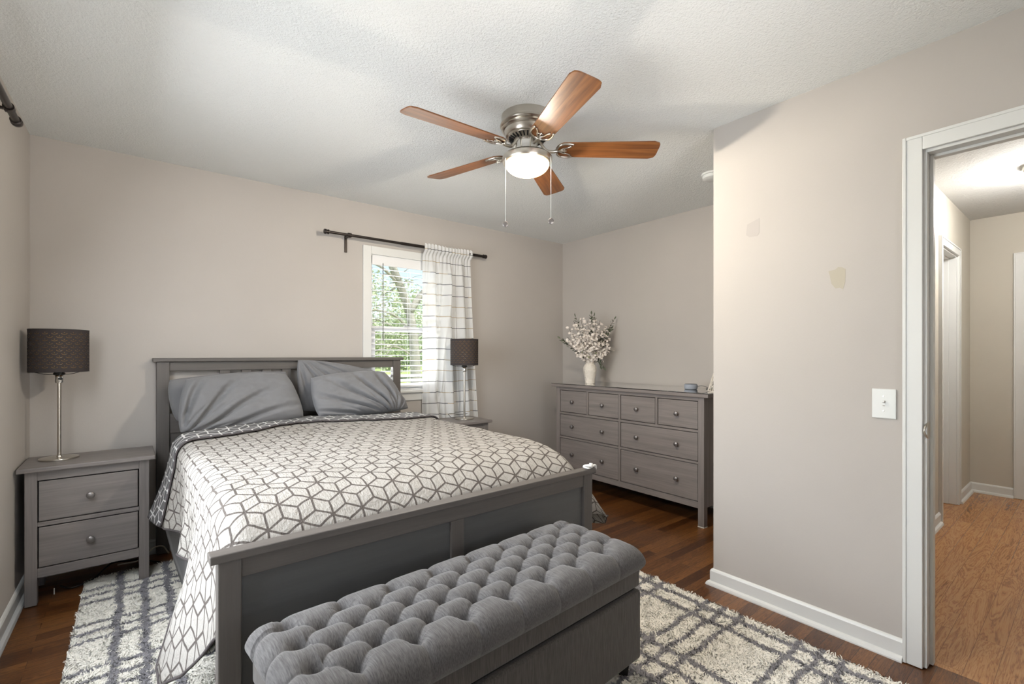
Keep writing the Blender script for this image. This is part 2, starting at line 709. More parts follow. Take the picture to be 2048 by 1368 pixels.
# baseboards: board + quarter round
def baseboard(name, segs):
    bm = bmesh.new()
    prof = [(0, 0), (.030, 0), (.030, .006), (.026, .016), (.018, .021), (.013, .022), (.013, .074), (.009, .082), (.004, .086), (0, .086)]
    for (ax, ay), (bx, by), (nx, ny), e0, e1 in segs:
        tx, ty = bx - ax, by - ay
        L = math.hypot(tx, ty)
        tx, ty = tx / L, ty / L
        rings = []
        for (px, py, sgn, e) in ((ax, ay, -1, e0), (bx, by, 1, e1)):
            rings.append([bm.verts.new((px + nx * d + tx * sgn * e * d, py + ny * d + ty * sgn * e * d, z)) for d, z in prof])
        n = len(prof)
        for i in range(n):
            j = (i + 1) % n
            bm.faces.new((rings[0][i], rings[0][j], rings[1][j], rings[1][i]))
        bm.faces.new(rings[0])
        bm.faces.new(rings[1])
    o = obj(name, bm, M['trim'])
    o['kind'] = 'structure'
    return o


CW = .057
baseboard('baseboard_left', [((XL, YR), (XL, YB), (1, 0), -1, -1)])
baseboard('baseboard_back', [((XL, YB), (XR, YB), (0, -1), -1, -1)])
baseboard('baseboard_alcove', [((XR, YP), (XR, YB), (-1, 0), -1, -1), ((XP, YP), (XR, YP), (0, 1), 1, -1)])
baseboard('baseboard_right', [((XP, YD + CW), (XP, YP), (-1, 0), 0, 1)])
baseboard('baseboard_hall_side', [((XP + .12, YH), (4.60 - CW, YH), (0, -1), 0, 0), ((5.235 + CW, YH), (XH, YH), (0, -1), 0, -1)])
baseboard('baseboard_hall_end', [((XH, .405 + CW), (XH, YH), (-1, 0), 0, -1)])


def casing(name, axis, face, nsign, a0, a1, ztop, wall_t, stop=True):
    """door casing on the near face + jambs lining the opening a0..a1"""
    def B(a, b, d0, d1, z0, z1):
        lo, hi = sorted((face + nsign * d0, face + nsign * d1))
        return (a, b, lo, hi, z0, z1) if axis == 'x' else (lo, hi, a, b, z0, z1)
    d = []
    for s in (0, 1):        # legs
        a, b = (a0 - CW, a0 + .004) if s == 0 else (a1 - .004, a1 + CW)
        d.append(B(a, b, 0, .017, 0.003, ztop + CW))
        a, b = (a0 - CW, a0 - CW + .012) if s == 0 else (a1 + CW - .012, a1 + CW)
        d.append(B(a, b, .017, .021, 0.003, ztop + CW))
    d.append(B(a0 + .004, a1 - .004, 0, .017, ztop - .004, ztop + CW))
    d.append(B(a0 - CW + .012, a1 + CW - .012, .017, .021, ztop + CW - .012, ztop + CW))
    # jambs
    d.append(B(a0 - .001, a0 + .015, 0, -wall_t, 0.003, ztop))
    d.append(B(a1 - .015, a1 + .001, 0, -wall_t, 0.003, ztop))
    d.append(B(a0 + .015, a1 - .015, 0, -wall_t, ztop - .015, ztop))
    if stop:
        d.append(B(a0 + .015, a0 + .026, -.045, -.080, 0.003, ztop - .015))
        d.append(B(a1 - .026, a1 - .015, -.045, -.080, 0.003, ztop - .015))
        d.append(B(a0 + .026, a1 - .026, -.045, -.080, ztop - .026, ztop - .015))
    o = struct(name, d, M['trim'], bevel=.0025)
    return o


dr = casing('trim_1', 'y', XP, -1, YD2, YD, 2.035, .115)
casing('trim_2', 'x', YH, -1, 4.60, 5.235, 2.04, .115)
casing('trim_3', 'y', XH, -1, -.40, .405, 2.04, .12)
# strike plate and its lip on the doorway jamb, latch on the far hall jamb
bm = bmesh.new()
box(bm, XP - .004, XP + .040, YD - .0175, YD - .0150, .905, .965)
bm2 = boxo('strike_plate', [(XP + .002, XP + .042, YD - .0175, YD - .0148, .902, .966)], M['nickel'], dr, .002)
bm.free()
tubeo('strike_lip', spline([(XP + .004, YD - .016, .905), (XP - .012, YD - .012, .918), (XP - .018, YD - .010, .934), (XP - .012, YD - .012, .950), (XP + .004, YD - .016, .963)], 5), .0035, M['nickel'], dr)
bdoor = struct('door_1', [(XH + .045, XH + .08, -.385, .39, .008, 2.02)], M['trim'], .003)
# closed door deep in the hall side opening
struct('door_2', [(4.617, 5.218, YH + .085, YH + .115, .008, 2.022)], M['trim'], .003)

# ---------------- windows
def window(name, axis, face, outsign, a0, a1, z0, z1, apron=True):
    """opening a0..a1, z0..z1 in a wall whose room face is at `face`; outsign points outside"""
    def B(a, b, d0, d1, u0, u1):
        lo, hi = sorted((face + outsign * d0, face + outsign * d1))
        return (a, b, lo, hi, u0, u1) if axis == 'x' else (lo, hi, a, b, u0, u1)
    root = bpy.data.objects.new(name, None)
    C.objects.link(root)
    root['kind'] = 'structure'
    cs = .062
    # casing
    d = [B(a0 - cs, a0 + .004, -.018, 0, z0 - .002, z1 + cs), B(a1 - .004, a1 + cs, -.018, 0, z0 - .002, z1 + cs),
         B(a0 + .004, a1 - .004, -.018, 0, z1 - .004, z1 + cs)]
    boxo('window_casing', d, M['trim'], root, .003)
    boxo('window_stool', [B(a0 - cs - .012, a1 + cs + .012, -.040, .02, z0 - .022, z0)], M['trim'], root, .004)
    boxo('window_apron', [B(a0 - cs, a1 + cs, -.016, 0, z0 - .088, z0 - .022)], M['trim'], root, .003)
    # jamb liner
    d = [B(a0 - .001, a0 + .012, 0, .12, z0, z1), B(a1 - .012, a1 + .001, 0, .12, z0, z1), B(a0, a1, 0, .12, z1 - .012, z1), B(a0, a1, .02, .12, z0 - .01, z0 + .012)]
    boxo('window_frame', d, M['vinyl'], root, .002)
    zm = (z0 + z1) / 2 - .04
    st = .042
    for (nm, d0, d1, u0, u1) in (('upper_sash', .085, .11, zm - .02, z1 - .012), ('lower_sash', .06, .085, z0 + .012, zm + .02)):
        e = st if nm == 'upper_sash' else st + .014
        b = [B(a0 + .012, a0 + .012 + e, d0, d1, u0, u1), B(a1 - .012 - e, a1 - .012, d0, d1, u0, u1),
             B(a0 + .012 + e, a1 - .012 - e, d0, d1, u1 - .04, u1), B(a0 + .012 + e, a1 - .012 - e, d0, d1, u0, u0 + .042)]
        s = boxo(nm, b, M['vinyl'], root, .003)
        dm = (d0 + d1) / 2
        boxo('pane', [B(a0 + .012 + e - .004, a1 - .012 - e + .004, dm - .002, dm + .002, u0 + .038, u1 - .036)], M['pane'], s, 0)
    lk = boxo('sash_lock', [B((a0 + a1) / 2 - .03, (a0 + a1) / 2 + .03, .055, .07, zm + .02, zm + .032)], M['white_plastic'], root, .003)
    return root


window('window_1', 'x', YB, 1, WX0, WX1, WZ0, WZ1)
window('window_2', 'y', XL, -1, SY0, SY1, SZ0, WZ1)
window('added_window_rear', 'x', YR, -1, RX0, RX1, WZ0, WZ1)  # unseen, added only to admit the rear fill light

# ---------------- venetian blind in the headboard-wall window
bl = thing('window_blind', 'white horizontal slat blind inside the window, slats open', 'blind', (0, 0, 0))
BX0, BX1 = WX0 + .016, WX1 - .016
by = YB + .030
boxo('headrail', (BX0, BX1, by - .028, by + .026, 1.975, 2.030), M['blind'], bl, .003)
boxo('valance', (BX0 - .002, BX1 + .002, by - .040, by - .030, 1.958, 2.030), M['blind'], bl, .002)
bm = bmesh.new()
z = 1.935
k = 0
zs = []
while z > .995:
    zs.append(z)
    tilt = R(5) if z > 1.07 else R(24)
    c, s = math.cos(tilt), math.sin(tilt)
    h = .025
    for sx0 in (0,):
        v = []
        for (dy, dz) in ((-h, -.0013), (0, .0012), (h, -.0013), (h, .0013), (0, .0038), (-h, .0013)):
            v.append((by + dy * c - dz * s, z + dy * s + dz * c))
        a = [bm.verts.new((BX0, yy, zz)) for yy, zz in v]
        b = [bm.verts.new((BX1, yy, zz)) for yy, zz in v]
        for i in range(6):
            j = (i + 1) % 6
            bm.faces.new((a[i], a[j], b[j], b[i]))
        bm.faces.new(a)
        bm.faces.new(b)
    z -= .0445 if z > 1.12 else .040
obj('slats', bm, M['slat'], bl)
boxo('bottom_rail', (BX0, BX1, by - .024, by + .024, .955, .972), M['blind'], bl, .003)
bm = bmesh.new()
for x in (BX0 + .105, (BX0 + BX1) / 2, BX1 - .105):
    tube(bm, [(x, by - .026, 1.975), (x, by - .026, .97)], .0011, 6)
    tube(bm, [(x, by + .026, 1.975), (x, by + .026, .97)], .0011, 6)
obj('ladder_cord', bm, M['blind'], bl)
tubeo('tilt_wand', [(1.556, by - .044, 1.975), (1.556, by - .044, 1.345)], .0045, plain('clear grey wand', (150, 150, 148), .3), bl)

# ---------------- curtain rods
def curtain_rod(label, loc, rotz, half, bracket_at, group=None):
    t = thing('curtain_rod', label, 'curtain rod', loc, rotz)
    RX = Matrix.Rotation(R(90), 4, 'Y')
    latheo('rod', [(.0105, -half), (.0105, half * .25)], M['bronze'], t, rot=RX, seg=20)
    latheo('rod_sleeve', [(.0125, half * .25 - .3), (.0125, half)], M['bronze'], t, rot=RX, seg=20)
    for s in (-1, 1):
        pr = [(.0128, 0), (.0175, .002), (.0175, .010), (.0150, .012), (.0150, .020), (.0185, .022), (.0185, .034), (.016, .038), (0, .038)]
        latheo('finial', [(r, s * (half - .008 + zz)) for r, zz in pr], M['bronze'], t, rot=RX, seg=24)
        bx = s * bracket_at
        b = latheo('bracket', [(.0165, bx - .013), (.0165, bx + .013)], M['bronze'], t, rot=RX, seg=24)
        boxo('bracket_arm', [(bx - .007, bx + .007, .01, .082, -.012, -.002), (bx - .010, bx + .010, .082, .090, -.118, .010), (bx - .009, bx + .009, .0, .012, -.018, -.008)], M['bronze'], b, .002)
    return t


curtain_rod('dark bronze curtain rod above the window beside the bed', (1.80, 3.572, 2.143), 0, .705, .545)
curtain_rod('dark bronze curtain rod high on the left wall, only its end showing', (-.388, 1.92, 2.168), R(90), .78, .655)

# ---------------- curtain panel
def curtain_mat():
    t = NT('sheer white curtain with thin stripes', .9, spec=.1)
    uv = t.coord('UV')
    sx = t.n('ShaderNodeSeparateXYZ')
    t.link(uv, sx.inputs[0])
    u, v = sx.outputs[0], sx.outputs[1]
    sp = .0945
    row = t.math('FLOOR', t.math('DIVIDE', v, sp))
    m = t.math('FLOORED_MODULO', v, sp)
    on = t.math('LESS_THAN', t.math('ABSOLUTE', t.math('SUBTRACT', m, .05)), .0024)
    cell = t.math('FLOOR', t.math('DIVIDE', t.math('ADD', u, t.math('MULTIPLY', row, .137)), .17))
    wn_ = t.n('ShaderNodeTexWhiteNoise', noise_dimensions='2D')
    cb = t.n('ShaderNodeCombineXYZ')
    t.link(cell, cb.inputs[0])
    t.link(row, cb.inputs[1])
    t.link(cb.outputs[0], wn_.inputs['Vector'])
    tan = t.math('GREATER_THAN', wn_.outputs['Value'], .60)
    line = t.mix(tan, lin((70, 70, 74)), lin((170, 152, 120)))
    col = t.mix(on, lin((222, 222, 221)), line)
    df = t.n('ShaderNodeBsdfDiffuse')
    t.link(col, df.inputs[0])
    tl = t.n('ShaderNodeBsdfTranslucent')
    t.link(col, tl.inputs[0])
    tp = t.n('ShaderNodeBsdfTransparent')
    m1 = t.n('ShaderNodeMixShader')
    m1.inputs[0].default_value = .20
    t.link(df.outputs[0], m1.inputs[1])
    t.link(tl.outputs[0], m1.inputs[2])
    m2 = t.n('ShaderNodeMixShader')
    t.link(t.math('MULTIPLY', t.math('SUBTRACT', 1.0, on), .10), m2.inputs[0])
    t.link(m1.outputs[0], m2.inputs[1])
    t.link(tp.outputs[0], m2.inputs[2])
    t.link(m2.outputs[0], t.out.inputs[0])
    return t.m


def make_curtain():
    nu = 260
    ztop, zbot = 2.170, .22
    zs_ = np.concatenate([np.linspace(ztop, 2.100, 16), np.linspace(2.09, zbot, 84)])
    nv = len(zs_)
    V = np.zeros((nv, nu, 3))
    UV = np.zeros((nv, nu, 2))
    a = np.linspace(0, 1, nu)
    for j, z in enumerate(zs_):
        low = min(1, max(0, (ztop - z) / 1.5))
        x0 = 1.884 + .008 * low
        x1 = 2.372 + .085 * low ** 1.3
        # tight gathers at the top that merge into broad folds below
        g = math.exp(-max(0, 2.11 - z) * 9) if z < 2.11 else 1.0
        fine = .0075 * g * np.sin(a * 2 * PI * 15 + 1.3 * np.sin(a * 9))
        ph = .5 * np.sin(a * 5 + 1) + .5 * low * np.sin(a * 3)
        w1 = np.sin(a * 2 * PI * 3.6 + ph + .4)
        w2 = np.sin(a * 2 * PI * 7.1 + 1.7 + ph - .5 * low)
        broad = (1 - g) * (.024 * np.sign(w1) * np.abs(w1) ** .7 + .016 * w2) * (.6 + .5 * low)
        c = .60 - .36 * low
        k = min(1, max(0, 2.11 - z) * 4)
        fold = k * (-.030 * np.exp(-((a - c) / .035) ** 2) + .026 * np.exp(-((a - c + .075) / .045) ** 2))
        y = 3.592 + fine + broad + fold
        if z > 2.118:      # pocket round the rod, small ruffle above
            y = 3.572 - .0195 + fine * .9
        elif z > 2.084:
            t = (z - 2.084) / .034
            y = y * (1 - t) + (3.5525 + fine * .9) * t
        V[j, :, 0] = x0 + (x1 - x0) * a + (1 - g) * .010 * np.cos(a * 2 * PI * 3.6 + ph)
        V[j, :, 1] = np.minimum(y, 3.640)
        V[j, :, 2] = z + (.006 * np.sin(a * 2 * PI * 15) if j == 0 else 0)
        UV[j, :, 0] = a * 1.0
        UV[j, :, 1] = z + .006 * np.sin(a * 9 + 4 * low) * low
    q = grid_quads(nv, nu)
    o = np_mesh('curtain', V.reshape(-1, 3), q, curtain_mat(), None, UV.reshape(-1, 2))
    return o


tag(make_curtain(), 'white curtain with thin dark and tan stripes gathered at right half of window', 'curtain')

# ------------------------------------------------------------------ cabinets
KNOB = [(.0065, 0), (.0065, .010), (.0085, .013), (.0150, .017), (.0175, .022), (.0165, .027), (.0110, .031), (0, .0325)]
KROT = Matrix.Rotation(R(90), 4, 'X')      # lathe axis z -> -y


def knob(parent, x, y, z):
    return latheo('knob', KNOB, M['knob'], parent, (x, y, z), 20, rot=KROT)


def nightstand(label, loc, rotz, w=.530, d=.355, h=.680, group=None):
    """origin at the floor under the middle of the top; front faces -y"""
    t = thing('nightstand', label, 'nightstand', loc, rotz)
    x, y = w / 2 - .026, d / 2 - .024
    lg = .044
    boxo('tabletop', (-w / 2, w / 2, -d / 2, d / 2, h - .022, h), M['wood_x'], t, .004)
    for sx in (-1, 1):
        for sy in (-1, 1):
            ax, ay = sx * (x - lg / 2), sy * (y - lg / 2)
            boxo('leg', (ax - lg / 2, ax + lg / 2, ay - lg / 2, ay + lg / 2, .004, h - .022), M['wood_z'], t, .003)
        sxx = sx * (x - lg / 2)
        boxo('side_panel', (sxx - .008, sxx + .008, -y + lg, y - lg, .135, h - .022), M['wood_z'], t, .001)
    boxo('back_panel', (-x + lg, x - lg, y - .02, y - .012, .135, h - .022), M['wood_x'], t, 0)
    xi = x - lg
    for z0, z1 in ((.612, h - .022), (.386, .406), (.135, .180)):
        boxo('front_rail', (-xi, xi, -y + .003, -y + .022, z0, z1), M['wood_x'], t, .0015)
    boxo('carcass', (-xi, xi, -y + .03, y - .02, .15, .64), M['dark'], t, 0)  # black block painted as the shade behind the drawer gaps
    for z0, z1 in ((.410, .608), (.184, .382)):
        dr_ = boxo('drawer', (-xi + .005, xi - .005, -y + .006, -y + .024, z0 + .001, z1 - .002), M['wood_x'], t, .002)
        knob(dr_, 0, -y + .006, (z0 + z1) / 2)
    return t


ns = nightstand('grey wooden two-drawer nightstand in the left corner beside the bed', (-.200, 3.392, 0), R(.8))
ns2 = copy_tree(ns)
ns2.location = (2.066, 3.372, 0)
ns2.rotation_euler = (0, 0, 0)
ns2['label'] = 'grey nightstand behind the right side of the bed, mostly hidden by the quilt'


def dresser():
    w, d, h = 1.59, .515, .952
    t = thing('dresser', 'wide grey wooden dresser with eight drawers in the alcove', 'dresser', (3.10 + d / 2, 2.492, 0), R(-90))
    # local x runs from the far end (-) to the near end (+); front faces -y
    x, y = .749, d / 2 - .020
    lg = .047
    boxo('tabletop', (-.797, .790, -d / 2, d / 2, h - .026, h), M['dress_x'], t, .004)
    for sx in (-1, 1):
        for sy in (-1, 1):
            ax, ay = sx * (x - lg / 2), sy * (y - lg / 2)
            boxo('leg', (ax - lg / 2, ax + lg / 2, ay - lg / 2, ay + lg / 2, .006, h - .026), M['dress_z'], t, .003)
            boxo('foot_pad', (ax - lg / 2 - .001, ax + lg / 2 + .001, ay - lg / 2 - .001, ay + lg / 2 + .001, .0, .006), M['felt'], t, .001)
        sxx = sx * (x - lg / 2)
        boxo('side_panel', (sxx - .008, sxx + .008, -y + lg, y - lg, .13, h - .026), M['dress_z'], t, .001)
    boxo('back_panel', (-x + lg, x - lg, y - .02, y - .012, .135, h - .026), M['dress_x'], t, 0)
    xi = x - lg
    f0, f1 = -y + .003, -y + .022
    for z0, z1 in ((.898, h - .026), (.672, .690), (.447, .463), (.131, .176)):
        boxo('front_rail', (-xi, xi, f0, f1, z0, z1), M['dress_x'], t, .0015)
    boxo('front_stile', (-.010, .010, f0 + .0005, f1 + .0005, .150, .905), M['dress_z'], t, .0015)
    for sx in (-1, 1):
        boxo('front_stile', (sx * .356 - .010, sx * .356 + .010, f0, f1, .690, .898), M['dress_z'], t, .0015)
    boxo('carcass', (-xi, xi, -y + .03, y - .02, .15, .90), M['dark'], t, 0)  # coloured black to stand for the shade behind the drawers
    e = .0050
    for sx in (-1, 1):
        for (a, b) in ((.010, .346), (.366, xi)):
            a0, a1 = sorted((sx * (a + e), sx * (b - e)))
            q = boxo('drawer', (a0, a1, -y + .006, -y + .024, .690 + e, .898 - e), M['dress_x'], t, .002)
            knob(q, (a0 + a1) / 2, -y + .006, .794)
        for (z0, z1) in ((.463, .672), (.176, .447)):
            a0, a1 = sorted((sx * (.010 + e), sx * (xi - e)))
            q = boxo('drawer', (a0, a1, -y + .006, -y + .024, z0 + e, z1 - e), M['dress_x'], t, .002)
            for (a, b) in ((.010, .346), (.366, xi)):
                knob(q, sx * (a + b) / 2, -y + .006, (z0 + z1) / 2)
    return t


dresser()
DZ = .9525
gt = boxo('glass_sheet', (3.099, 3.612, 1.700, 3.290, DZ, DZ + .006), M['glass_top'], None, .001)
tag(gt, 'clear glass sheet lying on top of the dresser', 'glass sheet')
DT = DZ + .0065

# ------------------------------------------------------------------ bed
def bedf(u, v, z):
    return (.062 + u + .045 * v, 3.60 - v + .015 * u * v / 2.05, z)


bed = thing('bed', 'grey wooden bed frame with slatted headboard and panelled footboard', 'bed', (0, 0, 0))
BW = 1.642
boxo('headboard_cap', (0, BW, -.052, .020, 1.186, 1.209), M['bedx'], bed, .003, bedf)
boxo('headboard_rail', (.083, BW - .083, -.034, -.006, 1.128, 1.186), M['bedx'], bed, .002, bedf)
boxo('headboard_rail', (.083, BW - .083, -.034, -.006, .74, .86), M['bedx'], bed, .002, bedf)
boxo('headboard_panel', (.083, BW - .083, -.028, -.014, .25, .74), M['bedx'], bed, .001, bedf)
for i in range(8):
    c = BW / 2 + (i - 3.5) * .1256
    boxo('headboard_slat', (c - .029, c + .029, -.028, -.012, .86, 1.128), M['bedz'], bed, .002, bedf)
for u in (.018, BW - .018 - .065):
    boxo('headboard_post', (u, u + .065, -.045, .004, .003, 1.186), M['bedz'], bed, .003, bedf)
boxo('footboard_cap', (0, BW, 1.995, 2.047, .636, .661), M['bedx'], bed, .003, bedf)
for u in (.020, BW - .020 - .060):
    boxo('footboard_post', (u, u + .060, 1.999, 2.039, .004, .636), M['bedz'], bed, .003, bedf)
boxo('footboard_rail', (.080, BW - .080, 2.004, 2.034, .578, .636), M['bedx'], bed, .002, bedf)
boxo('footboard_rail', (.080, BW - .080, 2.004, 2.034, .13, .21), M['bedx'], bed, .002, bedf)
boxo('footboard_stile', (.800, .860, 2.006, 2.033, .21, .578), M['bedz'], bed, .002, bedf)
boxo('footboard_panel', (.080, .800, 2.008, 2.022, .21, .578), M['panel'], bed, .001, bedf)
boxo('footboard_panel', (.860, BW - .080, 2.008, 2.022, .21, .578), M['panel'], bed, .001, bedf)
for u in (.086, BW - .110):
    boxo('side_rail', (u, u + .024, .004, 1.999, .20, .40), M['bedx'], bed, .002, bedf)

# mattress
def rounded_box(name, x0, x1, y0, y1, z0, z1, r, mat, f=None, parent=None):
    bm = bmesh.new()
    box(bm, x0, x1, y0, y1, z0, z1, f)
    o = obj(name, bm, mat, parent, bevel=r, seg=5)
    for p in o.data.polygons:
        p.use_smooth = True
    return o


def qf(x, y, z):
    return (x + .042 * (3.2 - y), y + .015 * x, z)


mt = rounded_box('mattress', .172, 1.655, 1.76, 3.54, .42, .730, .08, M['sheet'], qf)
tag(mt, 'mattress in a dark grey sheet under the patterned quilt', 'mattress')

# ------------------------------------------------------------------ quilt
HEM_L = [(1.61, .172, .40), (1.66, .150, .345), (1.74, .100, .255), (1.85, .050, .185), (1.96, .044, .19), (2.08, .085, .27), (2.20, .150, .345), (2.31, .178, .36), (2.42, .160, .36), (2.52, .128, .355),
         (2.62, .165, .36), (2.72, .176, .36), (2.83, .150, .36), (2.92, .098, .36), (3.05, .066, .36), (3.16, .046, .36), (3.30, .040, .37)]
HEM_R = [(1.61, 1.95, .37), (1.65, 1.985, .315), (1.75, 1.94, .30), (1.9, 1.88, .34), (2.1, 1.86, .36), (2.4, 1.84, .36), (2.8, 1.80, .36), (3.3, 1.79, .36)]
ZT = [(1.605, .50), (1.612, .60), (1.632, .650), (1.67, .690), (1.71, .716), (1.76, .737), (1.83, .753), (1.95, .764), (2.4, .770), (2.9, .778), (3.3, .792)]


def hemi(tab, y, k):
    return float(np.interp(y, [a[0] for a in tab], [a[k] for a in tab]))


def quilt_row(yrow, off=0.0):
    """points and arc lengths across the bed at row yrow (left hem to right hem)"""
    Rr = .085
    xl = .142 + .030 * (3.2 - yrow)
    xr = 1.688 + .050 * (3.2 - yrow)
    zt = float(np.interp(yrow, [a[0] for a in ZT], [a[1] for a in ZT]))
    P = []
    hl = (hemi(HEM_L, yrow, 1), hemi(HEM_L, yrow, 2))
    hr = (hemi(HEM_R, yrow, 1), hemi(HEM_R, yrow, 2))
    nh, nr, nt = 26, 12, 96
    sl = (xl, zt - Rr)
    for i in range(nh):
        w = 1 - i / nh
        e = w ** 1.25
        P.append((sl[0] + (hl[0] - sl[0]) * e, sl[1] + (hl[1] - sl[1]) * w))
    for i in range(nr):
        a = PI - (PI / 2) * i / nr
        P.append((xl + Rr + Rr * math.cos(a), zt - Rr + Rr * math.sin(a)))
    for i in range(nt + 1):
        t = i / nt
        x = xl + Rr + (xr - xl - 2 * Rr) * t
        P.append((x, zt + .012 * math.sin(PI * t)))
    for i in range(1, nr + 1):
        a = PI / 2 - (PI / 2) * i / nr
        P.append((xr - Rr + Rr * math.cos(a), zt - Rr + Rr * math.sin(a)))
    sr = (xr, zt - Rr)
    for i in range(1, nh + 1):
        w = i / nh
        e = w ** (.65 if yrow < 1.8 else 1.0)
        P.append((sr[0] + (hr[0] - sr[0]) * e, sr[1] + (hr[1] - sr[1]) * w))
    return np.array(P)


def quilt_surface(ys, off=0.0):
    rows = []
    uvs = []
    varc = 0.0
    prev = None
    for y in ys:
        P = quilt_row(y)
        seg = np.hypot(np.diff(P[:, 0]), np.diff(P[:, 1]))
        u = np.concatenate([[0], np.cumsum(seg)])
        mid = len(P) // 2
        u = u - u[mid] + .915
        zt = P[mid, 1]
        if prev is not None:
            varc += math.hypot(prev[0] - y, prev[1] - zt)
        prev = (y, zt)
        X = P[:, 0]
        wgt = min(1, max(0, (y - 1.7) / 1.25))
        bow = (.20 * np.exp(-((X - .82) / .30) ** 2) - .02) * wgt
        Y = y + bow + .015 * X
        Z = P[:, 1].copy()
        for i in range(len(X)):
            Z[i] += .0055 * noise.noise(Vector((X[i] * 5.5, Y[i] * 5.5, 1.0))) + .003 * noise.noise(Vector((X[i] * 17, Y[i] * 17, 4.0)))
        hang = Z < .62
        for i in np.nonzero(hang)[0]:
            X[i] += .006 * noise.noise(Vector((Y[i] * 9, Z[i] * 5, 2.0))) * (1 if X[i] > .9 else -1)
        rows.append(np.stack([X, Y, Z], 1))
        uvs.append(np.stack([u, np.full(len(u), 3.6 - varc)], 1))
    V = np.array(rows)
    UV = np.array(uvs)
    if off:
        du = np.gradient(V, axis=1)
        dv = np.gradient(V, axis=0)
        N = np.cross(du, dv)
        N /= np.linalg.norm(N, axis=2, keepdims=True) + 1e-9
        if N[len(N) // 2, N.shape[1] // 2, 2] < 0:
            N = -N
        V = V + N * off
    return V, UV


YFOLD, YHEAD = 2.960, 3.175
ys_main = list(np.linspace(YHEAD, 1.84, 96)) + list(np.linspace(1.83, 1.605, 30))
Vq, UVq = quilt_surface(ys_main)
quilt = np_mesh('quilt', Vq.reshape(-1, 3), grid_quads(Vq.shape[0], Vq.shape[1])[:, ::-1], M['quilt'], None, UVq.reshape(-1, 2))
md = quilt.modifiers.new('thickness', 'SOLIDIFY')
md.thickness = .008
md.offset = -1
tag(quilt, 'white quilt with grey cube-line pattern spread over the bed', 'quilt')
Vb, UVb = quilt_surface(list(np.linspace(YHEAD, YFOLD, 22)), .007)
UVb = UVb + np.array([.02, .031])
band = np_mesh('turned_back_edge', Vb.reshape(-1, 3), grid_quads(Vb.shape[0], Vb.shape[1])[:, ::-1], M['quilt_back'], quilt, UVb.reshape(-1, 2))
md = band.modifiers.new('thickness', 'SOLIDIFY')
md.thickness = .007
md.offset = 1
band['label'] = 'grey reverse of the quilt folded back, white lines'
bm = bmesh.new()
tube(bm, [tuple(p) for p in (Vb[-1] + np.array([0, -.002, .004]))], .0045, 8)
tube(bm, [tuple(p) for p in Vb[:, 0]], .0042, 8)
tube(bm, [tuple(p) for p in Vq[6:, 0]], .0048, 8)
tube(bm, [tuple(p) for p in Vq[6:, -1]], .0048, 8)
tube(bm, [tuple(p) for p in Vq[-1, :30]], .0048, 8)
obj('binding', bm, M['binding'], quilt, smooth=True)

# plain grey sheet that hangs under the quilt along the side, slanting hem
def side_sheet():
    n, m = 40, 12
    V = np.zeros((n, m, 3))
    hem = [(1.62, .196, .020), (2.93, .176, .020), (3.12, .140, .130), (3.30, .112, .245), (3.40, .112, .30)]
    for i in range(n):
        y = 3.40 + (2.25 - 3.40) * i / (n - 1)
        xh = hemi(hem, y, 1)
        zh = hemi(hem, y, 2)
        xt = .192 + .030 * (3.2 - y)
        for j in range(m):
            w = j / (m - 1)
            V[i, j] = (xt + (xh - xt) * w, y, .62 + (zh - .62) * w)
    o = np_mesh('bed_skirt', V.reshape(-1, 3), grid_quads(n, m), M['sheet'])
    md_ = o.modifiers.new('thickness', 'SOLIDIFY')
    md_.thickness = .003
    return o


tag(side_sheet(), 'plain grey cloth hanging below the quilt to the floor at left of bed', 'bed skirt')

# scrap of clear wrapping on the right end of the footboard
bm = bmesh.new()
px, py, pz = bedf(BW, 2.02, .663)
for k in range(3):
    pts = [(px - .055 + .02 * math.sin(a * 2 + k) + .04 * k * .4, py - .02 + .014 * math.cos(a * 3 + k) + .012 * k, pz + .004 + .010 * abs(math.sin(a + k))) for a in np.linspace(0, 3.2, 12)]
    tube(bm, pts, .004, 6)
tube(bm, spline([(px - .03, py - .018, pz + .004), (px + .008, py - .012, pz + .008), (px + .020, py - .006, pz - .010), (px + .010, py, pz - .026), (px + .004, py - .004, pz - .012)], 5), .006, 8)
tag(obj('plastic_scrap', bm, M['clear_film'], smooth=True), 'crumpled clear plastic wrap on the right end of the footboard', 'plastic wrap')


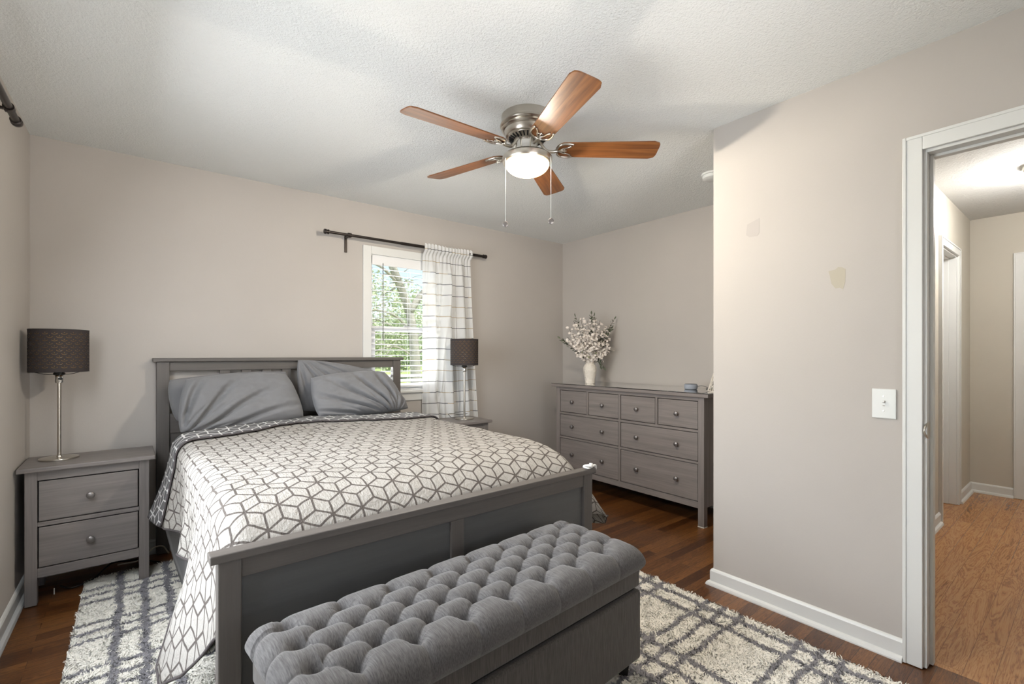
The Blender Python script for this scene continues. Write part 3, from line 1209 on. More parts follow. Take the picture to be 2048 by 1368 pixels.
# ------------------------------------------------------------------ pillows
def pillow(label, c4, thick, seed, dirn=(0, -1, .35), wrinkle=1.0, mat=None, fan=(-1.0, 1.25), slope=1.0):
    """c4: corner points top-left, top-right, bottom-right, bottom-left of the middle plane;
    fan: the point, in pillow units, that the drag folds radiate from"""
    TL, TR, BR, BL = [np.array(c, float) for c in c4]
    n, m = 110, 76
    D = np.array(dirn, float)
    D /= np.linalg.norm(D)
    rnd = random.Random(seed)
    ph = [rnd.uniform(0, 6.28) for _ in range(6)]
    sides = []
    for s in (1, -1):
        V = np.zeros((m, n, 3))
        for j in range(m):
            b0 = -1 + 2 * j / (m - 1)
            for i in range(n):
                a0 = -1 + 2 * i / (n - 1)
                # rounded corners: square -> squircle near the corners
                q = (a0 * a0) * (b0 * b0)
                a = a0 * (1 - .075 * q)
                b = b0 * (1 - .10 * q)
                ai = a * (1 - .02 * (1 - b * b))
                bi = b * (1 + .02 * (1 - a * a))
                fa, fb = (ai + 1) / 2, (bi + 1) / 2
                p = (TL * (1 - fa) + TR * fa) * (1 - fb) + (BL * (1 - fa) + BR * fa) * fb
                e = max(0, (1 - a0 ** 4)) ** .5 * max(0, (1 - b0 ** 4)) ** .5
                h = thick * e * (1 + .16 * b)
                if s == 1:
                    # long folds fanning out of one corner
                    dx, dy = a0 - fan[0], (b0 - fan[1]) * .8
                    an = math.atan2(-dy, dx)
                    rr = math.hypot(dx, dy)
                    f = math.sin(an * 19 + .8 * math.sin(rr * 2.1 + ph[0]) + ph[1])
                    f = max(0, f) ** 2.2
                    k = min(1, rr * 1.4) * math.exp(-(rr - .9) ** 2 / .9)
                    h -= wrinkle * .024 * f * k * min(1, e * 1.6)
                    f2 = max(0, math.sin(an * 27 + 1.7 * math.sin(rr * 3 + ph[2]) + ph[3])) ** 4
                    h -= wrinkle * .010 * f2 * math.exp(-(rr - .5) ** 2 / .3) * min(1, e * 1.6)
                    h += wrinkle * .012 * noise.noise(Vector((a0 * 1.8 + ph[3], b0 * 1.8, ph[4]))) * e
                    h += wrinkle * .003 * noise.noise(Vector((a0 * 9 + ph[3], b0 * 7, ph[4]))) * e
                V[j, i] = p + D * s * h
        sides.append(V)
    A = sides[0].reshape(-1, 3)
    B = sides[1].reshape(-1, 3)
    q = grid_quads(m, n)
    V = np.concatenate([A, B])
    Q = np.concatenate([q, q[:, ::-1] + len(A)])
    o = np_mesh('pillow', V, Q, mat or M['pillow'])
    w = o.modifiers.new('weld', 'WELD')
    w.merge_threshold = .0008
    return tag(o, label, 'pillow')


pillow('grey pillow at the back left of the bed, mostly hidden by the front one',
       [(.112, 3.50, 1.088), (.820, 3.52, 1.128), (.815, 3.46, .83), (.150, 3.44, .82)], .054, 3, (0, -1, .2), .8, None, (1.0, 1.2))
pillow('grey pillow leaning at the front left of the headboard with deep folds',
       [(.192, 3.375, 1.098), (.790, 3.425, 1.112), (.890, 3.320, .800), (.150, 3.225, .772)], .080, 7, (.1, -1, .40), 1.7, None, (-1.05, 1.35))
pillow('grey pillow at the back right, its peaked corner rising above the rest',
       [(.848, 3.525, 1.215), (1.47, 3.525, 1.108), (1.50, 3.47, .82), (.87, 3.47, .82)], .050, 12, (0, -1, .2), .8, None, (-1, -1.2))
pillow('grey pillow at the front right of the headboard, lower corner pointing right',
       [(.905, 3.41, 1.080), (1.480, 3.43, 1.115), (1.660, 3.325, .800), (.930, 3.305, .795)], .080, 21, (0, -1, .40), 1.6, None, (.6, 1.3))


# ------------------------------------------------------------------ tufted storage bench
def bench():
    t = thing('storage_bench', 'grey button-tufted storage bench at the foot of the bed', 'bench', (.868, 1.262, 0), R(3.5))
    L2, D2 = .622, .207
    rounded_box('bench_base', -L2, L2, -D2, D2, .070, .333, .012, M['linen'], None, t)
    rounded_box('lid_frame', -L2 + .003, L2 - .003, -D2 + .003, D2 - .003, .346, .425, .010, M['linen'], None, t)
    boxo('lid_gap_shade', (-L2 + .02, L2 - .02, -D2 + .02, D2 - .02, .33, .35), M['dark'], t, 0)  # dark strip painted as the shade under the lid
    for sx in (-1, 1):
        for sy in (-1, 1):
            bm = bmesh.new()
            cx, cy = sx * (L2 - .05), sy * (D2 - .05)
            lathe(bm, [(.022, .004), (.032, .072)], 4, (cx, cy, 0))
            obj('leg', bm, M['foot_black'], t)
    # cushion: buttons on a diamond lattice
    px, py = .158, .0555
    nrow = 6
    btn = []
    for r in range(nrow):
        yy = (r - (nrow - 1) / 2) * py
        if r % 2 == 0:
            xs = [(k - 3) * px for k in range(7)]
        else:
            xs = [(k - 3.5) * px for k in range(8)]
        for xx in xs:
            btn.append((xx, yy))
    btn = np.array(btn)
    HX, HY = L2 + .014, D2 + .016
    Rr = .062
    ztop = .512
    skirt = .030
    # parameter runs over the flat outline enlarged by the wrapped side length
    side = Rr * PI / 2 - Rr + skirt

    def axis(H, n):
        core = np.linspace(-H, H, n)
        ext = np.linspace(0, side, 9)[1:]
        return np.concatenate([-H - ext[::-1], core, H + ext])
    ax = axis(HX, 520)
    ay = axis(HY, 200)
    X, Y = np.meshgrid(ax, ay)
    ex = np.clip(np.abs(X), 0, HX)
    cx = np.sign(X) * ex
    cy = np.sign(Y) * np.clip(np.abs(Y), 0, HY)
    # distance to nearest button and to the diamond folds
    dmin = np.full(X.shape, 9.0)
    for bx, by_ in btn:
        dmin = np.minimum(dmin, np.hypot(cx - bx, cy - by_))
    y0 = -(nrow - 1) / 2 * py
    s = (cx - (-3 * px)) / px
    tt = (cy - y0) / (2 * py)
    a = s + tt
    b = s - tt
    fa = np.abs(a - np.round(a))
    fb = np.abs(b - np.round(b))
    la = fa * px * .58
    lb = fb * px * .58
    dl = np.minimum(la, lb)
    # outside the button field folds run straight to the edge
    ymax = (nrow - 1) / 2 * py
    out_f = cy < -ymax
    out_b = cy > ymax
    fr = np.abs(s - np.round(s)) * px
    s2 = s + .5
    bk = np.abs(s2 - np.round(s2)) * px
    dl = np.where(out_f, fr, dl)
    dl = np.where(out_b, bk, dl)
    xmax = 3.5 * px
    outx = np.abs(cx) > xmax - .02
    tb = (cy - y0 - py) / (2 * py)
    dside = np.abs(tb - np.round(tb)) * 2 * py
    edge_ang = (np.abs(cx) - (xmax - .02)) / (HX - xmax + .02)
    edge_yng = np.clip((np.abs(cy) - ymax) / (HY - ymax), 0, 1)
    use_side = outx & (edge_ang > edge_yng) & (np.abs(cy) <= ymax + .01)
    dl = np.where(use_side, dside, dl)
    dl = np.where(outx & ~use_side & (np.abs(cx) > xmax + .02), .05, dl)
    # puff height
    crease = -.0045 * np.exp(-(dl / .0050) ** 2) - .0068 * np.exp(-(dl / .018) ** 2)
    crease = np.where(np.minimum(out_f + out_b, 1) | use_side, crease * .75, crease)
    pit = -.036 * np.exp(-(dmin / .0145) ** 1.35) - .012 * np.exp(-(dmin / .030) ** 2)
    disp = crease + pit
    disp = np.maximum(disp, -.052)
    # profile round the edges
    def prof(v, H):
        av = np.abs(v)
        e = np.maximum(av - (H - Rr), 0)
        ang = np.clip(e / Rr, 0, PI / 2)
        extra = np.maximum(e - Rr * PI / 2, 0)
        pos = np.sign(v) * (np.minimum(av, H - Rr) + Rr * np.sin(ang)) 
        drop = Rr * (1 - np.cos(ang)) + extra
        nrm = np.sin(ang)
        return pos, drop, nrm
    GX, dx, nx = prof(X, HX)
    GY, dy, ny = prof(Y, HY)
    drop = np.maximum(dx, dy) + .35 * np.minimum(dx, dy)
    maxdrop = Rr + skirt
    k = np.clip(drop / maxdrop, 0, 1)
    drop = np.minimum(drop, maxdrop)
    dome = .010 * (1 - (cy / HY) ** 2)
    Z = ztop - .010 + dome - drop
    fade = np.clip(1 - np.maximum(drop - Rr, 0) / skirt, .0, 1)
    up = np.sqrt(np.clip(1 - np.clip(nx ** 2 + ny ** 2, 0, 1), 0, 1))
    Z = Z + disp * up * fade
    GX = GX + np.sign(X) * disp * nx * fade * .8
    GY = GY + np.sign(Y) * disp * ny * fade * .8
    # tuck the lower rim under, onto the lid frame
    tuck = np.clip((drop - Rr * .9) / (maxdrop - Rr * .9), 0, 1) ** 2
    GX = GX - np.sign(X) * nx * tuck * .016
    GY = GY - np.sign(Y) * ny * tuck * .016
    V = np.stack([GX, GY, Z], 2)
    cu = np_mesh('cushion', V.reshape(-1, 3), grid_quads(len(ay), len(ax)), M['linen_lit'], t)
    prof_b = [(.0085, 0), (.0090, .002), (.0070, .005), (0, .0062)]
    for bx, by_ in btn:
        dz = .010 * (1 - (by_ / HY) ** 2)
        latheo('button', prof_b, M['linen_lit'], cu, (bx, by_, ztop - .010 + dz - .0570), 12)
    return t


bench()

# ------------------------------------------------------------------ rug
RX_0, RX_1, RY_0, RY_1 = -.232, 2.215, -.02, 3.43


def plaid(x, y):
    def tri(v, c0, period, sp, w):
        m = (v - c0 + period / 2) % period - period / 2
        d = np.minimum(np.abs(m), np.minimum(np.abs(m - sp), np.abs(m + sp)))
        return d < w
    rj = np.random.RandomState(17)
    jx = x + .005 * np.sin(y * 23) + .003 * np.sin(y * 140 + 1) + rj.normal(0, .0032, x.shape)
    jy = y + .005 * np.sin(x * 27 + 2) + .003 * np.sin(x * 150) + rj.normal(0, .0032, x.shape)
    a = tri(jx, .020, .53, .100, .0165)
    b = tri(jy, 3.17, .41, .082, .0125)
    return a | b


def rug():
    t = thing('rug', 'shaggy white rug with grey plaid lines under the bed and bench', 'rug', (0, 0, 0))
    bm = bmesh.new()
    r = .07
    pts = []
    for cx, cy, a0 in ((RX_1 - r, RY_1 - r, 0), (RX_0 + r, RY_1 - r, 90), (RX_0 + r, RY_0 + r, 180), (RX_1 - r, RY_0 + r, 270)):
        for k in range(7):
            a = R(a0 + 15 * k)
            pts.append((cx + r * math.cos(a), cy + r * math.sin(a)))
    lo = [bm.verts.new((x, y, .0005)) for x, y in pts]
    hi = [bm.verts.new((x, y, .0035)) for x, y in pts]
    bm.faces.new(lo[::-1])
    bm.faces.new(hi)
    n = len(pts)
    for i in range(n):
        bm.faces.new((lo[i], lo[(i + 1) % n], hi[(i + 1) % n], hi[i]))
    obj('backing', bm, plain('rug backing', (200, 194, 184), .95), t)
    rs = np.random.RandomState(5)
    white = np.array(lin((254, 249, 238))[:3])
    grey = np.array(lin((146, 144, 148))[:3])
    tm = NT('shag pile', .95, spec=.1)
    at = tm.n('ShaderNodeAttribute', attribute_name='pile')
    df = tm.n('ShaderNodeBsdfDiffuse')
    geo = tm.n('ShaderNodeNewGeometry')
    vm = tm.n('ShaderNodeVectorMath', operation='SCALE')
    tm.link(geo.outputs['Normal'], vm.inputs[0])
    vm.inputs['Scale'].default_value = .30
    va_ = tm.n('ShaderNodeVectorMath', operation='ADD')
    tm.link(vm.outputs[0], va_.inputs[0])
    va_.inputs[1].default_value = (0, 0, .8)
    vn = tm.n('ShaderNodeVectorMath', operation='NORMALIZE')
    tm.link(va_.outputs[0], vn.inputs[0])
    tm.link(vn.outputs[0], df.inputs['Normal'])
    tm.link(at.outputs['Color'], df.inputs[0])
    tm.link(df.outputs[0], tm.out.inputs[0])

    def inside(q, k=0.0):
        dx = np.maximum(np.maximum(RX_0 + r - q[:, 0], q[:, 0] - (RX_1 - r)), 0)
        dy = np.maximum(np.maximum(RY_0 + r - q[:, 1], q[:, 1] - (RY_1 - r)), 0)
        return np.hypot(dx, dy) < r - k
    # matted ground of the pile
    gx = np.linspace(RX_0 + .004, RX_1 - .004, 420)
    gy = np.linspace(RY_0 + .004, RY_1 - .004, 580)
    X, Y = np.meshgrid(gx, gy)
    Z = .0095 + .0026 * rs.uniform(-1, 1, X.shape) + .0028 * np.sin(X * 61 + 2 * np.sin(Y * 47)) * np.sin(Y * 57 + 2 * np.sin(X * 39))
    edge = np.minimum(np.minimum(X - RX_0, RX_1 - X), np.minimum(Y - RY_0, RY_1 - Y))
    Z = np.where(edge < .012, .0045, Z)
    flat = np.stack([X.ravel(), Y.ravel()], 1)
    g = plaid(flat[:, 0], flat[:, 1])
    cg = np.where(g[:, None], grey, white) * rs.uniform(.92, 1.0, (len(g), 1))
    Q = grid_quads(len(gy), len(gx))
    ok = inside(flat, .004)
    Q = Q[ok[Q].all(1)]
    o = np_mesh('pile_ground', np.stack([X, Y, Z], 2).reshape(-1, 3), Q, tm.m, t, None, True, cg)
    o['kind'] = 'stuff'

    def scatter(x0, x1, y0, y1, sp):
        nx, ny = int((x1 - x0) / sp), int((y1 - y0) / sp)
        gx, gy = np.meshgrid(np.linspace(x0, x1, nx), np.linspace(y0, y1, ny))
        g = np.stack([gx.ravel(), gy.ravel()], 1)
        return g + rs.uniform(-sp * .6, sp * .6, g.shape)
    A = scatter(RX_0, .26, 1.1, RY_1, .0062)
    B = scatter(.26, RX_1, .15, 1.66, .0064)
    Cc = scatter(1.70, RX_1, 1.66, RY_1, .010)
    D = scatter(RX_0, .26, RY_0, 1.1, .010)
    E = scatter(.26, RX_1, RY_0, .15, .010)
    p = np.concatenate([A, B, Cc, D, E])
    p = p[inside(p)]
    under = (p[:, 0] > .33) & (p[:, 0] < 1.42) & (p[:, 1] > 1.12) & (p[:, 1] < 1.40)
    p = p[~under]
    n = len(p)
    h = rs.uniform(.006, .011, n)
    ang = rs.uniform(0, 2 * PI, n)
    lean = rs.uniform(.003, .010, n)
    lx = np.cos(ang) * lean + .006 * np.sin(p[:, 0] * 45 + np.sin(p[:, 1] * 30) * 2)
    ly = np.sin(ang) * lean + .006 * np.sin(p[:, 1] * 52 + np.sin(p[:, 0] * 33) * 2)
    wd = rs.uniform(.0014, .0026, n)
    wa = rs.uniform(0, PI, n)
    wx, wy = np.cos(wa) * wd, np.sin(wa) * wd
    V = np.zeros((n, 6, 3), np.float32)
    for k, (f, zf, ws) in enumerate(((0, 0, 1.0), (.35, .65, 1.0), (1.0, 1.0, .55))):
        V[:, 2 * k, 0] = p[:, 0] + lx * f - wx * ws
        V[:, 2 * k, 1] = p[:, 1] + ly * f - wy * ws
        V[:, 2 * k + 1, 0] = p[:, 0] + lx * f + wx * ws
        V[:, 2 * k + 1, 1] = p[:, 1] + ly * f + wy * ws
        V[:, 2 * k:2 * k + 2, 2] = (.006 + h * zf)[:, None]
    i = np.arange(n)[:, None] * 6
    Q = np.concatenate([i + np.array([[0, 1, 3, 2]]), i + np.array([[2, 3, 5, 4]])], 0)
    g = plaid(p[:, 0], p[:, 1])
    col = np.where(g[:, None], grey, white) * rs.uniform(.93, 1.04, (n, 1))
    col = np.repeat(col, 6, axis=0)
    o = np_mesh('pile', V.reshape(-1, 3), Q, tm.m, t, None, True, np.clip(col, 0, 1))
    o['kind'] = 'stuff'
    return t


rug()


# ------------------------------------------------------------------ ceiling fan
def fan_wood():
    t = NT('walnut fan blade', .38)
    v = t.coord('Object', (1.2, 26, 26))
    f = t.noise(v, 1.6, 5, .6, .8)
    t.base(t.ramp(f, [(.3, (88, 50, 24)), (.5, (122, 75, 38)), (.72, (148, 99, 55))]))
    t.bump(f, .05, .001)
    return t.m


def bowl_mat():
    t = NT('lit frosted glass bowl', .4)
    em = t.n('ShaderNodeEmission')
    em.inputs['Color'].default_value = (1.0, .80, .50, 1)
    em.inputs['Strength'].default_value = 13.0
    lw = t.n('ShaderNodeLayerWeight')
    lw.inputs[0].default_value = .35
    col = t.mix(lw.outputs['Facing'], (1.0, .86, .62, 1), (1.0, .62, .26, 1))
    t.link(col, em.inputs['Color'])
    tp = t.n('ShaderNodeBsdfTransparent')
    mx = t.n('ShaderNodeMixShader')
    mx.inputs[0].default_value = .5
    t.link(em.outputs[0], mx.inputs[1])
    t.link(tp.outputs[0], mx.inputs[2])
    t.link(mx.outputs[0], t.out.inputs[0])
    return t.m


def ceiling_fan():
    cx, cy = 1.545, 1.818
    t = thing('ceiling_fan', 'nickel ceiling fan with five brown wooden blades and lit glass bowl', 'ceiling fan', (cx, cy, 0))
    latheo('canopy', [(.131, 2.4395), (.132, 2.425), (.131, 2.402), (.137, 2.397), (.139, 2.390), (.135, 2.384), (.128, 2.381), (.131, 2.374), (.126, 2.367), (.118, 2.364)], M['nickel'], t, seg=56)
    latheo('motor_housing', [(.118, 2.366), (.115, 2.355), (.111, 2.340), (.108, 2.336), (.104, 2.333)], M['nickel'], t, seg=56)
    bm = bmesh.new()
    lathe(bm, [(.102, 2.3345), (.094, 2.330), (.064, 2.3175), (.055, 2.316)], 56, (0, 0, 0))
    vr = obj('vent_ring', bm, M['nickel'], t, smooth=True)
    bm = bmesh.new()
    for k in range(28):
        a = 2 * PI * k / 28
        p0 = Vector((math.cos(a) * .094, math.sin(a) * .094, 2.3285))
        p1 = Vector((math.cos(a) * .069, math.sin(a) * .069, 2.3180))
        tube(bm, [p0, p1], .0036, 6)
    obj('vent_slots', bm, M['dark'], vr)  # dark rods painted as the shade inside the slots
    latheo('switch_housing', [(.055, 2.318), (.053, 2.314), (.053, 2.256), (.057, 2.248)], M['chrome'], t, seg=40)
    latheo('light_rim', [(.050, 2.254), (.085, 2.250), (.117, 2.241), (.127, 2.231), (.128, 2.214), (.124, 2.204), (.113, 2.200)], M['nickel'], t, seg=56)
    pr = []
    for k in range(13):
        a = (PI / 2) * k / 12
        pr.append((.112 * math.cos(a), 2.2005 - .060 * math.sin(a)))
    bo = latheo('light_bowl', pr, bowl_mat(), t, seg=56, cap=False)
    # blades
    zb = 2.275
    bw = fan_wood()
    for k in range(5):
        a = R(0.5 + 72 * k - 38.5)
        bm = bmesh.new()
        r0, r1 = .145, .668
        out = []
        w0, w1 = .056, .069
        for q in np.linspace(0, 1, 11):                    # root, rounded
            th = PI / 2 + PI * q
            out.append((r0 + .05 + .05 * math.cos(th), w0 * math.sin(th)))
        for q in np.linspace(-1, 1, 15):
            e = math.copysign(abs(math.sin(q * PI / 2)) ** 1.0, q)
            out.append((r1 - .035 + .035 * max(0, 1 - abs(q) ** 5) ** .5, w1 * (q if abs(q) < 1 else math.copysign(1, q))))
        lo = [bm.verts.new((x, y, -.003)) for x, y in out]
        hi = [bm.verts.new((x, y, .003)) for x, y in out]
        bm.faces.new(lo[::-1])
        bm.faces.new(hi)
        n = len(out)
        for i in range(n):
            bm.faces.new((lo[i], lo[(i + 1) % n], hi[(i + 1) % n], hi[i]))
        b = obj('blade', bm, bw, t, bevel=.0015)
        # clockwise edge higher, so the underside shows towards the doorway side
        b.matrix_local = Matrix.Translation((0, 0, zb)) @ Matrix.Rotation(a, 4, 'Z') @ Matrix.Rotation(R(-12), 4, 'X')
        # bracket: arm from the hub, then a fork under the blade root
        bm = bmesh.new()
        tube(bm, spline([(.066, 0, .044), (.080, 0, .016), (.100, 0, -.008), (.130, 0, -.012), (.155, 0, -.008)], 6), [.008] * 25, 8)
        for s in (-1, 1):
            tube(bm, spline([(.150, 0, -.008), (.152, s * .022, -.007), (.170, s * .046, -.006), (.205, s * .052, -.006), (.232, s * .048, -.006)], 6), .0055, 8)
            tube(bm, spline([(.160, 0, -.008), (.180, s * .016, -.007), (.205, s * .024, -.006), (.222, s * .036, -.006)], 5), .004, 8)
        tube(bm, [(.150, 0, -.008), (.200, 0, -.006)], .004, 8)
        tube(bm, [(.190, -.02, -.006), (.190, .02, -.006)], .0035, 8)
        br = obj('blade_bracket', bm, M['nickel'], b, smooth=True)
    # pull chains
    c, s = math.cos(R(38.5)), math.sin(R(38.5))
    for lat, zk in ((-.110, 1.878), (.116, 1.893)):
        dep = -.060
        x, y = lat * c + dep * s, -lat * s + dep * c
        ch = tubeo('pull_chain', [(x * .93, y * .93, 2.222), (x, y, 2.216), (x, y, 2.2), (x, y, zk + .012)], .0014, M['white_plastic'], t)
        rot = Matrix.Rotation(R(-38.5), 4, 'Z') @ Matrix.Rotation(R(90), 4, 'X')
        latheo('pull_knob', [(0, -.004), (.010, -.004), (.0145, -.002), (.0145, .002), (.010, .004), (0, .004)], M['knob'], ch, (x, y, zk), 20, rot=rot)
    lamp('fan_bulb', 'POINT', (cx, cy, 2.178), 94, (1.0, .90, .75), radius=.03)
    return t


ceiling_fan()

# hall ceiling light
hl = thing('hall_ceiling_light', 'round ceiling light seen at the edge of the hall ceiling', 'ceiling light', (4.48, .165, 0))
latheo('light_base', [(.150, 2.4395), (.152, 2.425), (.146, 2.412)], M['nickel'], hl, seg=40)
tm = NT('lit hall diffuser', .4)
tm.b.inputs['Emission Color'].default_value = (1, .93, .84, 1)
tm.b.inputs['Emission Strength'].default_value = 3.5
pr = [(.142 * math.cos(a), 2.413 - .065 * math.sin(a)) for a in np.linspace(0, PI / 2, 9)]
latheo('light_bowl', pr, tm.m, hl, seg=40, cap=False)
lamp('hall_bulb', 'POINT', (4.48, .12, 2.28), 31, (1.0, .98, .95), radius=.10)

# smoke alarm on the alcove ceiling
sd = thing('smoke_alarm', 'white round smoke alarm on the ceiling past the wall corner', 'smoke alarm', (2.998, 1.615, 0))
latheo('alarm_base', [(.070, 2.4395), (.070, 2.428), (.066, 2.426)], M['white_plastic'], sd, seg=36)
latheo('alarm_cover', [(.064, 2.428), (.062, 2.408), (.052, 2.402), (0, 2.400)], M['white_plastic'], sd, seg=36)


# ------------------------------------------------------------------ table lamps
def shade_mat():
    t = NT('dark lampshade with scale cut-outs', .85, spec=.2)
    uv = t.coord('UV')
    sx = t.n('ShaderNodeSeparateXYZ')
    t.link(uv, sx.inputs[0])
    u, v = sx.outputs[0], sx.outputs[1]
    w, hgt = .0365, .0172
    row = t.math('FLOOR', t.math('DIVIDE', v, hgt))
    odd = t.math('FLOORED_MODULO', row, 2.0)
    uu = t.math('SUBTRACT', t.math('FLOORED_MODULO', t.math('ADD', u, t.math('MULTIPLY', odd, w / 2)), w), w / 2)
    vv = t.math('SUBTRACT', t.math('FLOORED_MODULO', v, hgt), hgt * .98)
    r = t.math('SQRT', t.math('ADD', t.math('MULTIPLY', uu, uu), t.math('MULTIPLY', t.math('MULTIPLY', vv, vv), 1.35)))
    arc = t.math('LESS_THAN', t.math('ABSOLUTE', t.math('SUBTRACT', r, .0142)), .00095)
    arc = t.math('MULTIPLY', arc, t.math('LESS_THAN', t.math('ABSOLUTE', uu), .0118))
    dot = t.math('LESS_THAN', t.math('ADD', t.math('MULTIPLY', uu, uu), t.math('MULTIPLY', t.math('ADD', vv, .003), t.math('ADD', vv, .003))), .0000030)
    k = t.math('MAXIMUM', arc, dot)
    lim = t.math('MULTIPLY', t.math('GREATER_THAN', v, .0172), t.math('LESS_THAN', v, .2064))
    k = t.math('MULTIPLY', k, lim)
    t.base(lin((60, 54, 53)))
    t.bump(t.noise(t.coord('UV', (1, 1, 1)), 900, 2), .1, .0005)
    tp = t.n('ShaderNodeBsdfTransparent')
    mx = t.n('ShaderNodeMixShader')
    t.link(k, mx.inputs[0])
    t.link(t.b.outputs[0], mx.inputs[1])
    t.link(tp.outputs[0], mx.inputs[2])
    t.link(mx.outputs[0], t.out.inputs[0])
    return t.m


SHADE = shade_mat()


def cyl_np(name, r, z0, z1, seg, mat, parent, flip=False):
    V, UV = [], []
    for j, z in enumerate((z0, z1)):
        for i in range(seg + 1):
            a = 2 * PI * i / seg
            V.append((r * math.cos(a), r * math.sin(a), z))
            UV.append((a * r, z - z0))
    return np_mesh(name, V, grid_quads(2, seg + 1), mat, parent, UV)


def table_lamp(label, loc, rotz):
    t = thing('table_lamp', label, 'lamp', loc, rotz)
    latheo('base', [(0, 0), (.079, 0), (.080, .003), (.079, .008), (.072, .0095), (.012, .012), (.010, .018)], M['nickel'], t, seg=48)
    latheo('pole', [(.0085, .010), (.0085, .405)], M['nickel'], t, seg=20)
    so = latheo('socket', [(.0155, .402), (.0165, .406), (.0165, .440), (.0150, .443)], M['chrome'], t, seg=24)
    latheo('switch_knob', [(.006, 0), (.006, .012), (.0075, .013), (.0075, .022), (0, .023)], M['black'], so, (-.004, -.015, .424), 14, rot=KROT)
    latheo('lampholder', [(.016, .440), (.024, .444), (.024, .452), (.019, .456), (.019, .490), (.0165, .494)], M['black'], t, seg=24)
    latheo('bulb', [(.013, .492), (.014, .505), (.026, .530), (.030, .548), (.026, .566), (.014, .577), (0, .580)], M['white_plastic'], t, seg=24)
    z0, z1 = .460, .680
    sh = cyl_np('shade', .1185, z0, z1, 72, SHADE, t)
    cyl_np('shade_lining', .1170, z0 + .001, z1 - .001, 72, lining_mat(), sh)
    bm = bmesh.new()
    for zz in (z0, z1):
        for k in range(48):
            pass
        tube(bm, [(.1185 * math.cos(2 * PI * k / 48), .1185 * math.sin(2 * PI * k / 48), zz) for k in range(49)], .0016, 6)
    obj('shade_ring', bm, M['black'], sh, smooth=True)
    bm = bmesh.new()
    for k in range(3):
        a = 2 * PI * k / 3 + .35
        ca, sa = math.cos(a), math.sin(a)
        tube(bm, spline([(.020 * ca, .020 * sa, .446), (.055 * ca, .055 * sa, .446), (.095 * ca, .095 * sa, .455), (.118 * ca, .118 * sa, .462)], 5), .0018, 6)
    obj('shade_carrier', bm, M['black'], sh, smooth=True)
    return t


LIN = {}


def lining_mat():
    """gold lining with the same cut-outs showing through"""
    if 'm' not in LIN:
        LIN['m'] = SHADE.copy()
        LIN['m'].name = 'gold lining with scale cut-outs'
        b = LIN['m'].node_tree.nodes['Principled BSDF']
        for l in list(b.inputs['Base Color'].links):
            LIN['m'].node_tree.links.remove(l)
        b.inputs['Base Color'].default_value = lin((158, 122, 66))
        b.inputs['Metallic'].default_value = .3
        b.inputs['Roughness'].default_value = .4
    return LIN['m']


tl = table_lamp('table lamp with dark scale-cut drum shade on the left nightstand', (-.333, 3.425, .6805), R(20))
tl2 = copy_tree(tl)
tl2.location = (2.172, 3.385, .6805)
tl2.rotation_euler = (0, 0, R(150))
tl2['label'] = 'table lamp with dark drum shade in front of the curtain, right of the bed'
# lamp leads
tag(tubeo('lamp_cord', spline([(2.120, 3.445, .690), (2.085, 3.45, .692), (2.055, 3.44, .715), (2.062, 3.46, .724), (2.11, 3.47, .722), (2.18, 3.475, .708), (2.27, 3.50, .706), (2.30, 3.545, .700)], 6), .0022, M['black']),
    'thin black lamp lead looping behind the lamp base in front of the curtain', 'cord')

# ------------------------------------------------------------------ on the dresser
va = thing('vase', 'white embossed ceramic vase of blossoms at the far end of the dresser', 'vase', (3.31, 2.985, DT))
latheo('body', [(0, 0), (.045, 0), (.047, .004), (.046, .014), (.050, .045), (.058, .090), (.0635, .125), (.0620, .150), (.052, .174), (.041, .186), (.040, .194), (.043, .200), (.039, .200), (.036, .194), (.036, .182), (0, .170)], M['ceramic'], va, seg=48, cap=False)


